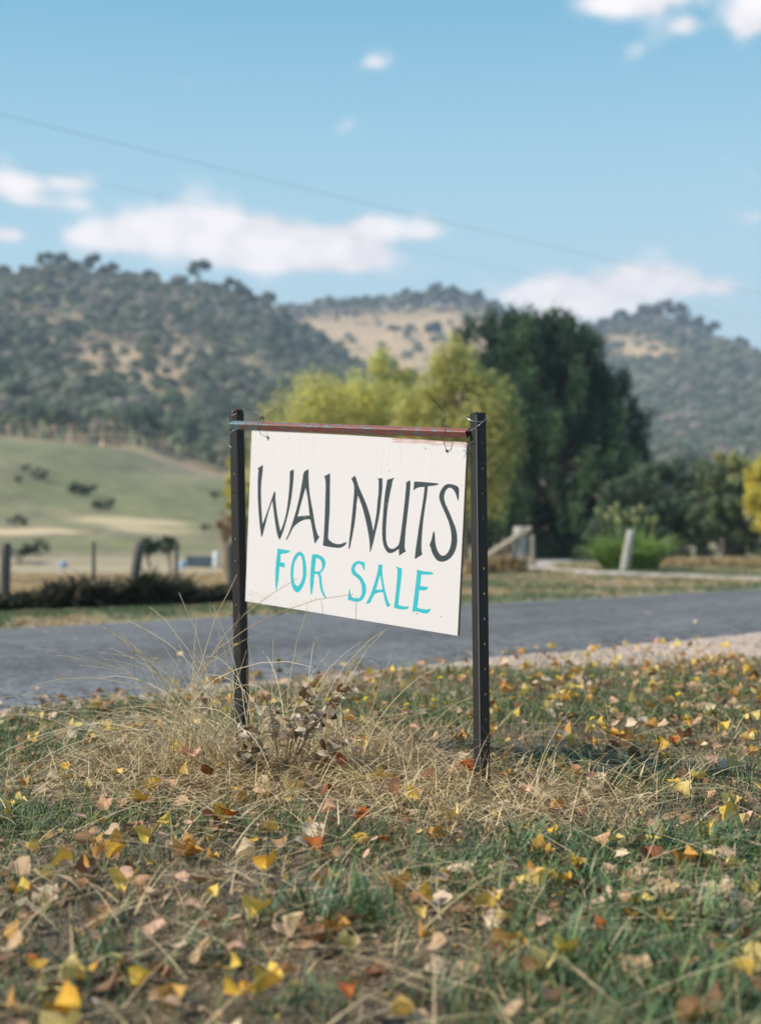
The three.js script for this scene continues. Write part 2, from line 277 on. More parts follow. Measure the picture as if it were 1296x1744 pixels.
const strawTones = [[0.64, 0.46, 0.23], [0.52, 0.37, 0.17], [0.74, 0.58, 0.34], [0.30, 0.20, 0.095], [0.42, 0.32, 0.19], [0.15, 0.095, 0.045], [0.60, 0.43, 0.25]];
const greenTones = [[0.13, 0.20, 0.06], [0.10, 0.175, 0.07], [0.19, 0.235, 0.075], [0.07, 0.125, 0.05], [0.21, 0.24, 0.095]];
const rotShadeTones = [[0.16, 0.10, 0.05], [0.10, 0.065, 0.035], [0.24, 0.16, 0.085], [0.30, 0.215, 0.125]];   // old brown straw, also the colour of the painted shade at near left
const rotAndShade = (x, d) => clamp(0.2 + 0.6 * sstep(0.45, 0.62, fbm(x * 1.3 + 20, d * 1.3 + 7, 3)) + 0.45 * sstep(0.2, -0.6, x) * sstep(4.2, 3.2, d) - 0.6 * dryPatch(x, d), 0, 0.9);  // near-left term paints tree shade into the straw; the noise is old straw
const pick = (list, r) => list[Math.floor(r() * list.length) % list.length];
const jig = (c, r, a = 0.3) => { const k = 1 - a / 2 + a * r(); return [c[0] * k, c[1] * k, c[2] * k]; };
// how green and how strawy the verge is
const dryPatch = (x, d) => Math.max(1 - sstep(0.6, 1.3, Math.hypot((x + 0.32) / 0.75, (d - 5.0) / 0.85)), 0.9 * (1 - sstep(0.6, 1.3, Math.hypot((x - 0.35) / 0.5, (d - 4.3) / 0.5))));
const greenAt = (x, d) => { const n = fbm(x * 1.7 + 4, d * 1.7 + 1, 3); let g = sstep(0.30, 0.56, n); g = Math.max(g * (1 - 0.85 * dryPatch(x, d)), 0.75 * sstep(0.25, 0.6, n) * (1 - sstep(0.5, 1.2, Math.hypot((x - 0.62) / 0.6, (d - 2.75) / 0.5))), 0.8 * sstep(0.0, 0.6, x) * sstep(5.2, 6, d) * sstep(0.3, 0.5, n) * (1 - sstep(8, 9.5, d))); return g; };
const inVerge = (r) => { const d = 1.5 + Math.pow(r(), 0.85) * 9.5, x = (r() * 2 - 1) * (0.30 * d + 0.9); return [x, d]; };
{
  const r = RNG(5), straw = [], curl = [], green = [], up = [], wide = [];
  const want = (n, f) => { let k = 0; for (let i = 0; i < n * 30 && k < n; i++) { const [x, d] = inVerge(r), off = offRoad(x, d); if (!nearSide(x, d) || off < 0.03) continue; const w = f(x, d) * (1 - 0.93 * gravel(x, d)) / (0.35 + 0.13 * d); if (r() < w) k++; else continue; yield_(x, d); } };
  let yield_;
  yield_ = (x, d) => { const L = 0.05 + 0.17 * r() * r() + 0.08 * dryPatch(x, d), y = land(x, -d) + 0.003 + 0.03 * r() * r() + 0.05 * dryPatch(x, d) * r(); (r() < 0.6 ? straw : curl).push([x, y, -d, r() * 6.283, 1.57 - 0.4 + (r() - 0.5) * 1.0, (r() - 0.5) * 0.8, 0.0012 + 0.0018 * r() * r() + 0.00028 * d, L, L, ...jig(pick(r() < rotAndShade(x, d) ? rotShadeTones : strawTones, r), r)]); };
  want(24000, (x, d) => 0.75 - 0.35 * greenAt(x, d) + 0.5 * dryPatch(x, d));
  yield_ = (x, d) => { const L = 0.03 + 0.05 * r() + 0.05 * r() * r(); green.push([x, land(x, -d) - 0.004, -d, r() * 6.283, 0.1 + 0.7 * r(), (r() - 0.5) * 0.6, 0.0022 + 0.0026 * r() + 0.0003 * d, L, L, ...jig(pick(greenTones, r), r, 0.5)]); };
  want(50000, (x, d) => 0.16 + 0.84 * greenAt(x, d));
  yield_ = (x, d) => { const L = 0.035 + 0.065 * r() + 0.05 * dryPatch(x, d) * r(); up.push([x, land(x, -d) - 0.004, -d, r() * 6.283, 0.1 + 0.75 * r(), (r() - 0.5) * 0.8, 0.0014 + 0.0014 * r() + 0.00025 * d, L, L, ...jig(pick(r() < rotAndShade(x, d) ? rotShadeTones : strawTones, r), r)]); };
  want(30000, (x, d) => 0.5 + 0.4 * dryPatch(x, d));
  yield_ = (x, d) => { const L = 0.07 + 0.11 * r(); wide.push([x, land(x, -d) - 0.004, -d, r() * 6.283, 0.15 + 0.55 * r(), (r() - 0.5) * 0.5, 0.004 + 0.004 * r(), L, L, ...jig(pick(greenTones, r), r, 0.5)]); };
  want(8000, (x, d) => sstep(0.35, 0.9, greenAt(x, d)) * (d < 4.2 ? 1 : 0.35));
  const long = []; yield_ = (x, d) => { const L = 0.16 + 0.26 * r(); long.push([x, land(x, -d) + 0.015 + 0.05 * r(), -d, r() * 6.283, 1.57 - 0.3 * r() - 0.12, (r() - 0.5) * 0.5, 0.0026 + 0.0016 * r(), L, L, ...jig(pick([strawTones[0], strawTones[2], strawTones[6]], r), r)]); };
  want(1900, (x, d) => 0.25 + 0.75 * dryPatch(x, d));
  scatter('long_straw', bladeStraight, strawMat, long, 'long pale grass stems fallen across the verge', 'straw');
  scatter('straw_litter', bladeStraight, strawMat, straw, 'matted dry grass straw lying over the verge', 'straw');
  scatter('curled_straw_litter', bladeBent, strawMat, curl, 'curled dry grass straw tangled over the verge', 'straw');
  scatter('short_green_grass', bladeStraight, grassMat, green, 'short green grass blades growing through the straw', 'grass');
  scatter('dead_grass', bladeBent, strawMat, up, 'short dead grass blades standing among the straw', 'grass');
  scatter('broad_green_grass', bladeBent, grassMat, wide, 'broad green grass blades standing in the near verge', 'grass');
  // low weeds: small leaflets close to the soil, crumbs of leaf
  const leaflet = build([0, 0, 0, -0.5, 0.1, 0.45, 0, 0.04, 1, 0.5, 0.1, 0.45], [0, 1, 2, 0, 2, 3]), low = [], crumb = [];
  yield_ = (x, d) => { for (let k = 0; k < 5; k++) { const S = 0.008 + 0.014 * r(); low.push([x + (r() - 0.5) * 0.03, land(x, -d) + 0.005 + 0.02 * r(), -d + (r() - 0.5) * 0.03, r() * 6.283, -0.5 * r(), (r() - 0.5) * 0.6, S * 0.6, S, S, ...jig(pick(greenTones, r), r, 0.4)]); } };
  want(2600, (x, d) => 0.15 + 0.85 * greenAt(x, d));
  yield_ = (x, d) => { const S = 0.006 + 0.016 * r(); crumb.push([x, land(x, -d) + 0.006 + 0.02 * r(), -d, r() * 6.283, (r() - 0.5) * 1.6, (r() - 0.5) * 1.6, S, S, S, ...jig(pick([[0.34, 0.20, 0.11], [0.22, 0.12, 0.06], [0.42, 0.30, 0.20], [0.45, 0.30, 0.07]], r), r)]); };
  want(7000, () => 0.6);
  scatter('low_weeds', leaflet, grassMat, low, 'small green weed leaflets close to the soil', 'weeds');
  scatter('leaf_crumbs', leaflet, strawMat, crumb, 'broken crumbs of dead leaf in the straw', 'leaf litter');
  // stones of the gravel shoulder
  const stone = new THREE.IcosahedronGeometry(1, 0), stones = [];
  for (let i = 0; i < 60000 && stones.length < 9000; i++) { const d = 5 + r() * 12, x = (r() * 2 - 1) * (0.32 * d + 0.8); if (!nearSide(x, d) || offRoad(x, d) < 0.0 || r() > gravel(x, d)) continue; const S = 0.003 + 0.008 * r() * r(), k = r() < 0.3 ? [0.19, 0.19, 0.2] : pick([[0.50, 0.40, 0.32], [0.60, 0.48, 0.39], [0.38, 0.29, 0.23]], r); stones.push([x, land(x, -d) + S * 0.3, -d, r() * 6, r() * 6, r() * 6, S, S * 0.7, S, ...jig(k, r)]); }
  scatter('gravel_stones', stone, std([1, 1, 1], 0.95, { name: 'stone' }), stones, 'loose gravel stones along the edge of the lane', 'gravel');
  // the far verge
  const tuft = merge([0, 1, 2, 3, 4, 5, 6, 7, 8].map((k) => { const g = blade(0.9 + 0.2 * (k % 3), 0.5, 3); g.scale(0.05, 0.8 + 0.07 * (k % 4), 1); g.rotateX(0.15 + 0.08 * (k % 4)); g.rotateY(k * 0.7); g.translate(Math.sin(k * 2.4) * 0.18, 0, Math.cos(k * 2.4) * 0.18); return g; })), far = [], tan = [];
  for (let i = 0; i < 90000 && far.length < 16000; i++) { const d = 12 + r() * 34, x = (r() * 2 - 1) * (0.34 * d + 2), off = offRoad(x, d); if (nearSide(x, d) || off < 0.12) continue; const drive = Math.min(...[[16, 28], [13.5, 28], [11.5, 28.2], [9.7, 29], [8.2, 30.2], [6.7, 32.6], [5.6, 35], [4.9, 37.6], [4.6, 40]].map(([a, b]) => Math.hypot(x - a, d - b))); if (drive < (x > 9 ? 1.7 : 0.8)) continue;
    const n = fbm(x * 0.7 + 9, d * 0.7, 4), dry = off > 9.5 && x < 1 ? 1 : sstep(0.46, 0.62, n), S = 0.05 + 0.07 * r() + (dry > 0.9 && off > 9.5 ? 0.12 * r() : 0); (r() < dry ? tan : far).push([x, land(x, -d) - 0.004, -d, r() * 6.3, 0, 0, S, S, S, ...jig(r() < dry ? pick(strawTones, r) : pick([[0.10, 0.145, 0.05], [0.13, 0.165, 0.065], [0.08, 0.115, 0.045]], r), r)]); }
  scatter('far_verge_grass', tuft, grassMat, far, 'green grass of the verge beyond the lane', 'grass');
  scatter('far_dry_grass', tuft, strawMat, tan, 'dry grass patches beyond the lane', 'grass');
}

// ---------- bush on the hills ----------
function gum(seed, n, tall = 1) {
  const r = RNG(seed), cl = [], m = 6 + Math.floor(r() * 3);
  for (let i = 0; i < m; i++) cl.push([(r() - 0.5) * 4.6, 4.2 * tall + r() * 4.2 * tall, (r() - 0.5) * 4.6, 1.3 + r() * 1.1, 1.0 + r() * 0.9, 1.3 + r() * 1.1, [0.8 + 0.4 * r(), 0.85 + 0.3 * r(), 0.8 + 0.4 * r()]]);
  const crown = leaves(cl, n, 1.15, r, { vary: 0.15, fill: 0.5 });
  const V3 = (x, y, z) => new THREE.Vector3(x, y, z), limbs = [limb([V3(0, -0.6, 0), V3(0.15, 2.4, 0.1), V3(0.1, 5.2 * tall, 0)], [0.3, 0.22, 0.13], 5)];
  for (let i = 0; i < 4; i++) { const c = cl[i]; limbs.push(limb([V3(0.12, 2.4 + i * 0.5, 0.05), V3(c[0] * 0.5, c[1] * 0.7, c[2] * 0.5), V3(c[0], c[1], c[2])], [0.14, 0.09, 0.05], 4)); }
  const trunk = merge(limbs);
  return { crown, trunk };
}
{
  const g = gum(11, 420), tc = []; const tn = g.trunk.attributes.position.count; for (let i = 0; i < tn; i++) tc.push(3.0, 2.5, 2.6); g.trunk.setAttribute('color', new THREE.Float32BufferAttribute(tc, 3));
  const whole = mergeGeometries([g.crown.toNonIndexed(), g.trunk]);
  const r = RNG(21), A = [], B = [];
  const tone = (far) => { const k = r(); return jig(k < 0.16 ? [0.36, 0.36, 0.27] : k < 0.5 ? [0.22, 0.27, 0.165] : k < 0.8 ? [0.13, 0.185, 0.11] : [0.29, 0.33, 0.21], r, 0.5); };
  for (let i = 0; i < 170000; i++) { const d = 232 + r() * 480, x = (0.42 - 1.25 * r()) * d - 10; if (r() > wooded(x, d) || d > 690) continue; const S = 0.36 + 0.56 * r() * r() + 0.1 * r(); A.push([x, land(x, -d), -d, r() * 6.3, (r() - 0.5) * 0.12, (r() - 0.5) * 0.12, S * (0.85 + 0.3 * r()), S, S * (0.85 + 0.3 * r()), ...tone()]); if (A.length > 13500) break; }
  for (let i = 0; i < 80000; i++) { const d = 260 + r() * 860, x = r() * 0.5 * d - 0.12 * d; if (r() > wooded(x, d) || (d < 700 && x < 40)) continue; const S = 0.6 + 0.6 * r(); B.push([x, land(x, -d), -d, r() * 6.3, (r() - 0.5) * 0.12, (r() - 0.5) * 0.12, S * (0.9 + 0.3 * r()), S, S * (0.9 + 0.3 * r()), ...tone()]); if (B.length > 7500) break; }
  scatter('hillside_forest', whole, leafMat, A, 'grey green gum forest covering the long hill above the paddock', 'forest');
  scatter('distant_forest', whole, leafMat, B, 'hazy blue green forest on the farther hill', 'forest');
}
const LETTERS = [['k',[34,141,61,125,63,135,61,159,57,188,57,219,60,256,64,292,71,337,76,327,89,297,104,260,117,227,123,215,128,218,129,241,135,275,147,320,159,355,167,340,178,311,186,277,191,230,194,184,193,139,212,132,212,165,209,205,204,245,197,276,186,316,174,354,159,385,153,385,142,363,133,333,124,294,115,251,105,274,92,312,83,347,72,383,67,383,59,352,50,303,43,251,40,204,39,164,41,144]],
['k',[258,137,281,127,282,157,286,190,293,223,306,264,315,296,323,326,332,346,340,358,346,356,337,368,324,386,319,372,312,345,304,319,298,302,280,303,260,309,240,320,220,336,209,356,198,375,191,385,187,382,197,364,208,339,221,304,231,273,241,236,249,196,254,165],[270,193,263,216,252,250,244,278,238,297,259,293,279,290,294,289,289,262,283,233,276,209]],
['k',[353,148,380,135,382,166,383,201,385,237,386,273,384,309,384,339,383,361,393,369,409,375,427,377,442,375,455,369,467,366,468,370,460,379,447,386,431,390,408,390,384,390,361,388,363,362,364,316,364,269,363,218,363,179,359,154]],
['k',[476,147,493,136,499,148,511,173,529,200,547,228,564,262,576,294,582,318,587,296,593,260,595,218,598,183,596,143,590,141,596,138,612,137,614,169,611,201,608,249,601,288,592,325,586,354,575,389,571,390,571,372,566,343,553,299,539,261,525,230,509,203,505,225,504,258,500,297,493,340,483,387,477,388,479,354,484,305,488,252,491,203,491,169]],
['k',[633,140,647,137,663,131,656,142,653,160,646,192,640,231,637,272,637,311,639,343,646,361,656,370,671,370,682,364,694,354,698,334,703,292,707,248,711,200,714,149,711,145,729,136,731,142,731,173,728,214,724,259,720,304,719,342,719,364,726,372,697,390,695,367,679,379,657,387,643,381,630,364,623,341,620,306,621,267,623,222,626,181]],
['k',[746,139,781,138,816,138,847,139,846,142,832,147,803,151,802,177,797,212,792,253,789,297,788,342,790,367,794,376,766,394,763,393,765,363,770,324,775,280,782,229,788,185,790,154,770,156,755,161,745,170]],
['k',[929,147,930,168,929,190,924,185,918,169,909,157,899,150,890,149,879,156,872,169,871,188,880,206,895,229,911,256,924,279,931,303,932,328,926,353,911,375,892,388,874,393,856,391,842,379,831,363,825,347,821,343,829,322,833,298,837,295,841,305,843,324,847,342,854,357,864,369,876,373,888,369,898,358,906,340,909,318,906,293,897,266,884,243,867,216,856,198,850,182,854,164,865,148,878,139,889,137,904,138,918,141]],
['t',[149,418,177,420,205,420,211,422,205,427,191,432,165,437,165,466,175,467,184,465,187,475,185,484,174,482,162,482,161,497,160,522,157,546,153,562,153,569,150,570,146,557,144,533,142,499,144,467,147,443]],
['t',[255,419,268,422,277,432,283,448,288,467,291,488,289,510,282,532,272,549,259,563,247,565,235,560,225,546,219,527,215,504,216,479,220,460,227,442,239,426],[256,432,248,437,239,450,232,461,230,478,229,502,231,524,239,537,250,543,260,536,267,525,273,509,274,490,272,469,269,450,264,436]],
['t',[315,423,331,421,350,423,367,430,376,441,377,453,373,466,364,478,355,485,361,497,363,516,368,535,376,553,390,569,387,571,375,565,364,552,356,536,352,518,350,501,343,489,328,490,327,506,326,528,322,552,319,564,314,564,312,551,309,527,309,493,310,458,312,433],[332,434,331,455,328,481,343,481,355,477,362,466,361,452,354,440,343,435]],
['t',[553,428,553,444,552,457,547,452,542,442,531,434,521,435,512,444,508,456,517,466,536,475,550,488,560,502,564,519,561,536,552,553,539,562,523,566,504,565,485,564,485,542,489,523,492,528,495,544,502,552,518,555,534,552,543,541,545,525,542,507,535,492,520,483,503,476,494,466,493,453,499,440,509,430,525,424,541,426]],
['t',[610,428,620,428,630,427,628,439,631,464,637,487,644,511,654,535,667,557,674,556,667,562,658,569,651,559,644,542,637,520,618,522,600,530,591,545,583,564,563,567,572,555,585,530,595,501,605,469,611,444],[620,463,615,481,610,500,605,515,621,512,634,511,630,497,625,479]],
['t',[685,430,691,427,698,430,712,430,713,452,709,485,706,519,704,554,720,557,738,556,746,553,748,557,742,564,725,568,706,568,686,566,688,543,691,509,693,472,694,435]],
['t',[773,430,778,429,804,431,834,430,844,434,838,438,816,441,793,443,793,461,790,481,807,481,824,481,820,489,808,495,788,495,787,519,783,553,796,556,815,556,828,554,835,550,838,555,832,564,820,570,801,569,784,566,763,570,766,546,769,506,773,463,776,439]]];
// ---------- the sign ----------
const v3 = (x, y, z) => new THREE.Vector3(x, y, z);
const SW = 0.951, SH = 0.625, SC = v3(-0.1074, 0.8458, -5.0), SR = v3(0.77805, -0.09203, 0.62142).normalize(), SU = v3(0.0443, 0.99479, 0.09185).normalize(), SN = new THREE.Vector3().crossVectors(SR, SU).normalize();
const onSign = (u, v, n = 0) => SC.clone().addScaledVector(SR, u - SW / 2).addScaledVector(SU, SH / 2 - v).addScaledVector(SN, n);   // metres from the top left corner of the face
{
  const W = 2048, H = Math.round(W * SH / SW), k = W / (SW * 1000), c = document.createElement('canvas'); c.width = W; c.height = H;
  const g = c.getContext('2d'), r = RNG(8);
  g.fillStyle = 'rgb(221,214,214)'; g.fillRect(0, 0, W, H);
  const streaks = (n, a, len, tones) => { for (let i = 0; i < n; i++) { g.strokeStyle = `rgba(${pick(tones, r)},${a * (0.3 + 0.7 * r())})`; g.lineWidth = 0.6 + 2 * r(); const x = r() * W * 1.2 - W * 0.1, y = r() * H, l = len * (0.3 + r()); g.beginPath(); g.moveTo(x, y); g.bezierCurveTo(x + l * 0.3, y + (r() - 0.5) * 7, x + l * 0.6, y + (r() - 0.5) * 7, x + l, y + (r() - 0.5) * 6); g.stroke(); } };
  streaks(1500, 0.10, 420, ['196,178,168', '214,200,196', '246,242,240', '205,196,190']);
  for (const [tone, ...polys] of LETTERS) {
    g.fillStyle = tone === 'k' ? 'rgb(52,63,68)' : 'rgb(46,178,188)'; g.beginPath();
    for (const p of polys) { for (let i = 0; i < p.length; i += 2) { const n = p.length, x = p[i] * k, y = p[i + 1] * k, nx = p[(i + 2) % n] * k, ny = p[(i + 3) % n] * k, px = p[(i - 2 + n) % n] * k, py = p[(i - 1 + n) % n] * k;
      const d1 = Math.hypot(x - px, y - py), d2 = Math.hypot(nx - x, ny - y), turn = ((x - px) * (nx - x) + (y - py) * (ny - y)) / (d1 * d2 + 1e-6), soft = turn > 0.45 ? 0.42 : 0.06;   // brushed curves stay round, corners stay sharp
      const ax = x + (px - x) * soft, ay = y + (py - y) * soft, bx = x + (nx - x) * soft, by = y + (ny - y) * soft; if (!i) g.moveTo(ax, ay); else g.lineTo(ax, ay); g.quadraticCurveTo(x, y, bx, by); } g.closePath(); }
    g.fill('evenodd'); g.save(); g.clip('evenodd');   // brush marks inside the letter
    for (let i = 0; i < 130; i++) { const q = polys[0], j = Math.floor(r() * q.length / 2) * 2, x = q[j] * k + (r() - 0.5) * 90, y = q[j + 1] * k + (r() - 0.5) * 160; g.strokeStyle = tone === 'k' ? `rgba(${pick(['30,38,42', '84,94,98', '70,78,80'], r)},${0.10 + 0.2 * r()})` : `rgba(${pick(['28,150,162', '96,200,206', '60,190,196'], r)},${0.12 + 0.22 * r()})`; g.lineWidth = 1.5 + 4 * r(); g.beginPath(); g.moveTo(x, y); g.lineTo(x + (r() - 0.5) * 16, y + 40 + 110 * r()); g.stroke(); }
    g.restore();
  }
  streaks(700, 0.07, 200, ['235,228,224', '120,130,132', '240,236,232']);
  const dot = (u, v, rad, fill) => { g.fillStyle = fill; g.beginPath(); g.ellipse(u * k, v * k, rad * k, rad * k * 0.9, 0, 0, 7); g.fill(); };
  for (const [u, v, s] of [[270, 295, 2.2], [345, 230, 1.2], [600, 190, 1.5], [880, 205, 2.6], [636, 222, 1.5], [800, 336, 1.4], [482, 300, 1.3], [505, 233, 1.2], [915, 172, 2]]) dot(u, v, s, 'rgba(226,220,214,0.85)');   // chips in the paint
  for (const [u, v, s] of [[180, 26, 2], [787, 29, 2.2], [783, 574, 2.4], [882, 572, 2], [50, 560, 1.6], [640, 112, 1.6], [940, 140, 1.6]]) dot(u, v, s, 'rgba(40,34,30,0.95)');          // nail holes
  for (let i = 0; i < 260; i++) { const u = 640 + 311 * r(), v = Math.pow(r(), 1.5) * 16 + (951 - u) * -0.004; g.strokeStyle = `rgba(${pick(['168,96,76', '190,128,108', '150,84,66'], r)},${0.10 + 0.3 * r()})`; g.lineWidth = 1 + 3 * r(); g.beginPath(); g.moveTo(u * k, v * k); g.lineTo((u + 8 + 50 * r()) * k, (v + (r() - 0.5) * 2) * k); g.stroke(); }   // rust washed off the bar
  for (let i = 0; i < 150; i++) { const u = r() * r() * 420, v = 585 + 36 * r(); g.strokeStyle = `rgba(${pick(['150,128,112', '172,150,136', '120,100,90'], r)},${0.12 + 0.3 * r()})`; g.lineWidth = 0.7 + 1.8 * r(); g.beginPath(); g.moveTo(u * k, v * k); g.lineTo((u + 4 + 22 * r()) * k, (v + (r() - 0.5) * 1.5) * k); g.stroke(); }        // scuffs along the bottom edge
  for (let i = 0; i < 34; i++) { const u = 30 + 890 * r(), v = 6 + 25 * r() * r(), l = 20 + 120 * r(); g.strokeStyle = `rgba(${pick(['176,152,136', '190,172,160'], r)},${0.05 + 0.09 * r()})`; g.lineWidth = 2 + 7 * r(); g.beginPath(); g.moveTo(u * k, v * k); g.bezierCurveTo((u + (r() - 0.5) * 6) * k, (v + l * 0.4) * k, (u + (r() - 0.5) * 6) * k, (v + l * 0.7) * k, (u + (r() - 0.5) * 8) * k, (v + l) * k); g.stroke(); }   // rain runs
  for (let i = 0; i < 40; i++) { const u = 20 + 30 * r(), v = 90 + 40 * r(); dot(u, v, 0.6 + r(), 'rgba(190,170,160,0.25)'); }
  const t = new THREE.CanvasTexture(c); t.colorSpace = THREE.SRGBColorSpace;
  const bump = tex(512, 512, (x, y) => { const v = 128 + 80 * (tile(x, y, 512, 512, 6, 90, 3) - 0.5); return [v, v, v]; });
  const face = new THREE.MeshStandardMaterial({ map: t, bumpMap: bump, bumpScale: 0.0006, roughness: 0.62, name: 'painted_plywood' }), edge = std([0.30, 0.21, 0.15], 0.9, { name: 'raw_plywood_edge' }), white = std([0.62, 0.55, 0.50], 0.8, { name: 'worn_white_edge' });
  const b = new THREE.BoxGeometry(SW, SH, 0.012); b.translate(0, 0, -0.006);
  const g2 = thing('sign', 'white painted plywood sign reading walnuts for sale hanging between steel posts', 'sign');
  g2.matrixAutoUpdate = true; const m4 = new THREE.Matrix4().makeBasis(SR, SU, SN).setPosition(SC); g2.position.copy(SC); g2.quaternion.setFromRotationMatrix(m4);
  part('board', b, [edge, edge, white, edge, face, edge], g2);
  const screw = new THREE.CylinderGeometry(0.0042, 0.0042, 0.004, 10); screw.rotateX(Math.PI / 2);
  const eyelet = new THREE.TorusGeometry(0.006, 0.0014, 6, 14);
  const zinc = std([0.55, 0.56, 0.57], 0.35, { metalness: 0.9, name: 'zinc_wire' });
  const s1 = part('screw', screw, std([0.03, 0.025, 0.02], 0.6, { name: 'dark_screw' }), g2); s1.position.set(0.874 - SW / 2, SH / 2 - 0.031, 0.001);
  const s2 = part('screw', screw, s1.material, g2); s2.position.set(0.082 - SW / 2, SH / 2 - 0.026, 0.001);
  const e1 = part('eyelet', eyelet, zinc, g2); e1.position.set(SW / 2 - 0.002, SH / 2 - 0.026, 0.004);
}
// star pickets: three flanges of rolled steel, one punched with holes
const blackSteelTex = tex(256, 512, (x, y) => { const n = tile(x, y, 256, 512, 10, 40, 4), s = hash(x >> 1, y >> 2); const v = 150 + 120 * (n - 0.5), rust = n > 0.66 && s > 0.5 ? 1 : 0, chip = s > 0.992 ? 1 : 0; return rust ? [210, 130, 90] : chip ? [255, 250, 240] : [v, v * 0.98, v * 0.97]; });
const steelMat = new THREE.MeshStandardMaterial({ map: blackSteelTex, color: rgb(0.030, 0.026, 0.024), roughness: 0.55, metalness: 0.0, bumpMap: blackSteelTex, bumpScale: 0.0006, name: 'black_steel' });
const wornMat = new THREE.MeshStandardMaterial({ map: blackSteelTex, color: rgb(0.30, 0.27, 0.26), roughness: 0.5, name: 'worn_steel' });
function picket(name, label, foot, headTo, turn) {
  const h = headTo.distanceTo(foot) + 0.12, arm = (ang, w, holes) => {
    const s = new THREE.Shape([[0, 0], [w, 0], [w, h - 0.004], [w - 0.004, h], [0, h]].map((p) => new THREE.Vector2(...p)));
    if (holes) for (let y = 0.2; y < h - 0.03; y += 0.08) { const c = new THREE.Path(); c.absellipse(w * 0.58, y, 0.0034, 0.005, 0, 6.2832, true); s.holes.push(c); }
    const g = new THREE.ExtrudeGeometry(s, { depth: 0.0032, bevelEnabled: true, bevelSize: 0.0007, bevelThickness: 0.0007, bevelSegments: 1, curveSegments: 8 }); g.translate(0, 0, -0.0016); g.rotateY(ang); return g;
  };
  const m = thing(name, label, 'post', [0, 0, 0], 0, 'steel posts holding the sign');
  for (const q of [arm(0.35, 0.030, true), arm(0.35 + 2.094, 0.027), arm(0.35 + 4.189, 0.027)]) { q.attributes.uv.array.forEach((_, i, a) => { a[i] *= i % 2 ? 1.6 : 8; }); part('flange', q, steelMat, m); }
  part('worn_edge', new THREE.BoxGeometry(0.0012, h - 0.02, 0.0034).translate(0.0282, h / 2, 0).rotateY(0.35 + 4.189), wornMat, m);
  m.position.copy(foot).add(v3(0, -0.12, 0)); m.quaternion.setFromUnitVectors(v3(0, 1, 0), headTo.clone().sub(foot).normalize()).multiply(new THREE.Quaternion().setFromAxisAngle(v3(0, 1, 0), turn));
  return m;
}
const LF = v3(-0.500, land(-0.5, -5.36), -5.36), LT = v3(-0.5245, 1.272, -5.36), RF = v3(0.3215, land(0.32, -4.66), -4.66), RT = v3(0.309, 1.207, -4.66);
picket('star_picket', 'black steel star picket with bent top at the sign\'s far end', LF, LT, 2.35);
picket('star_picket', 'black steel star picket with punched holes beside the hanging sign\'s near end', RF, RT, 0);
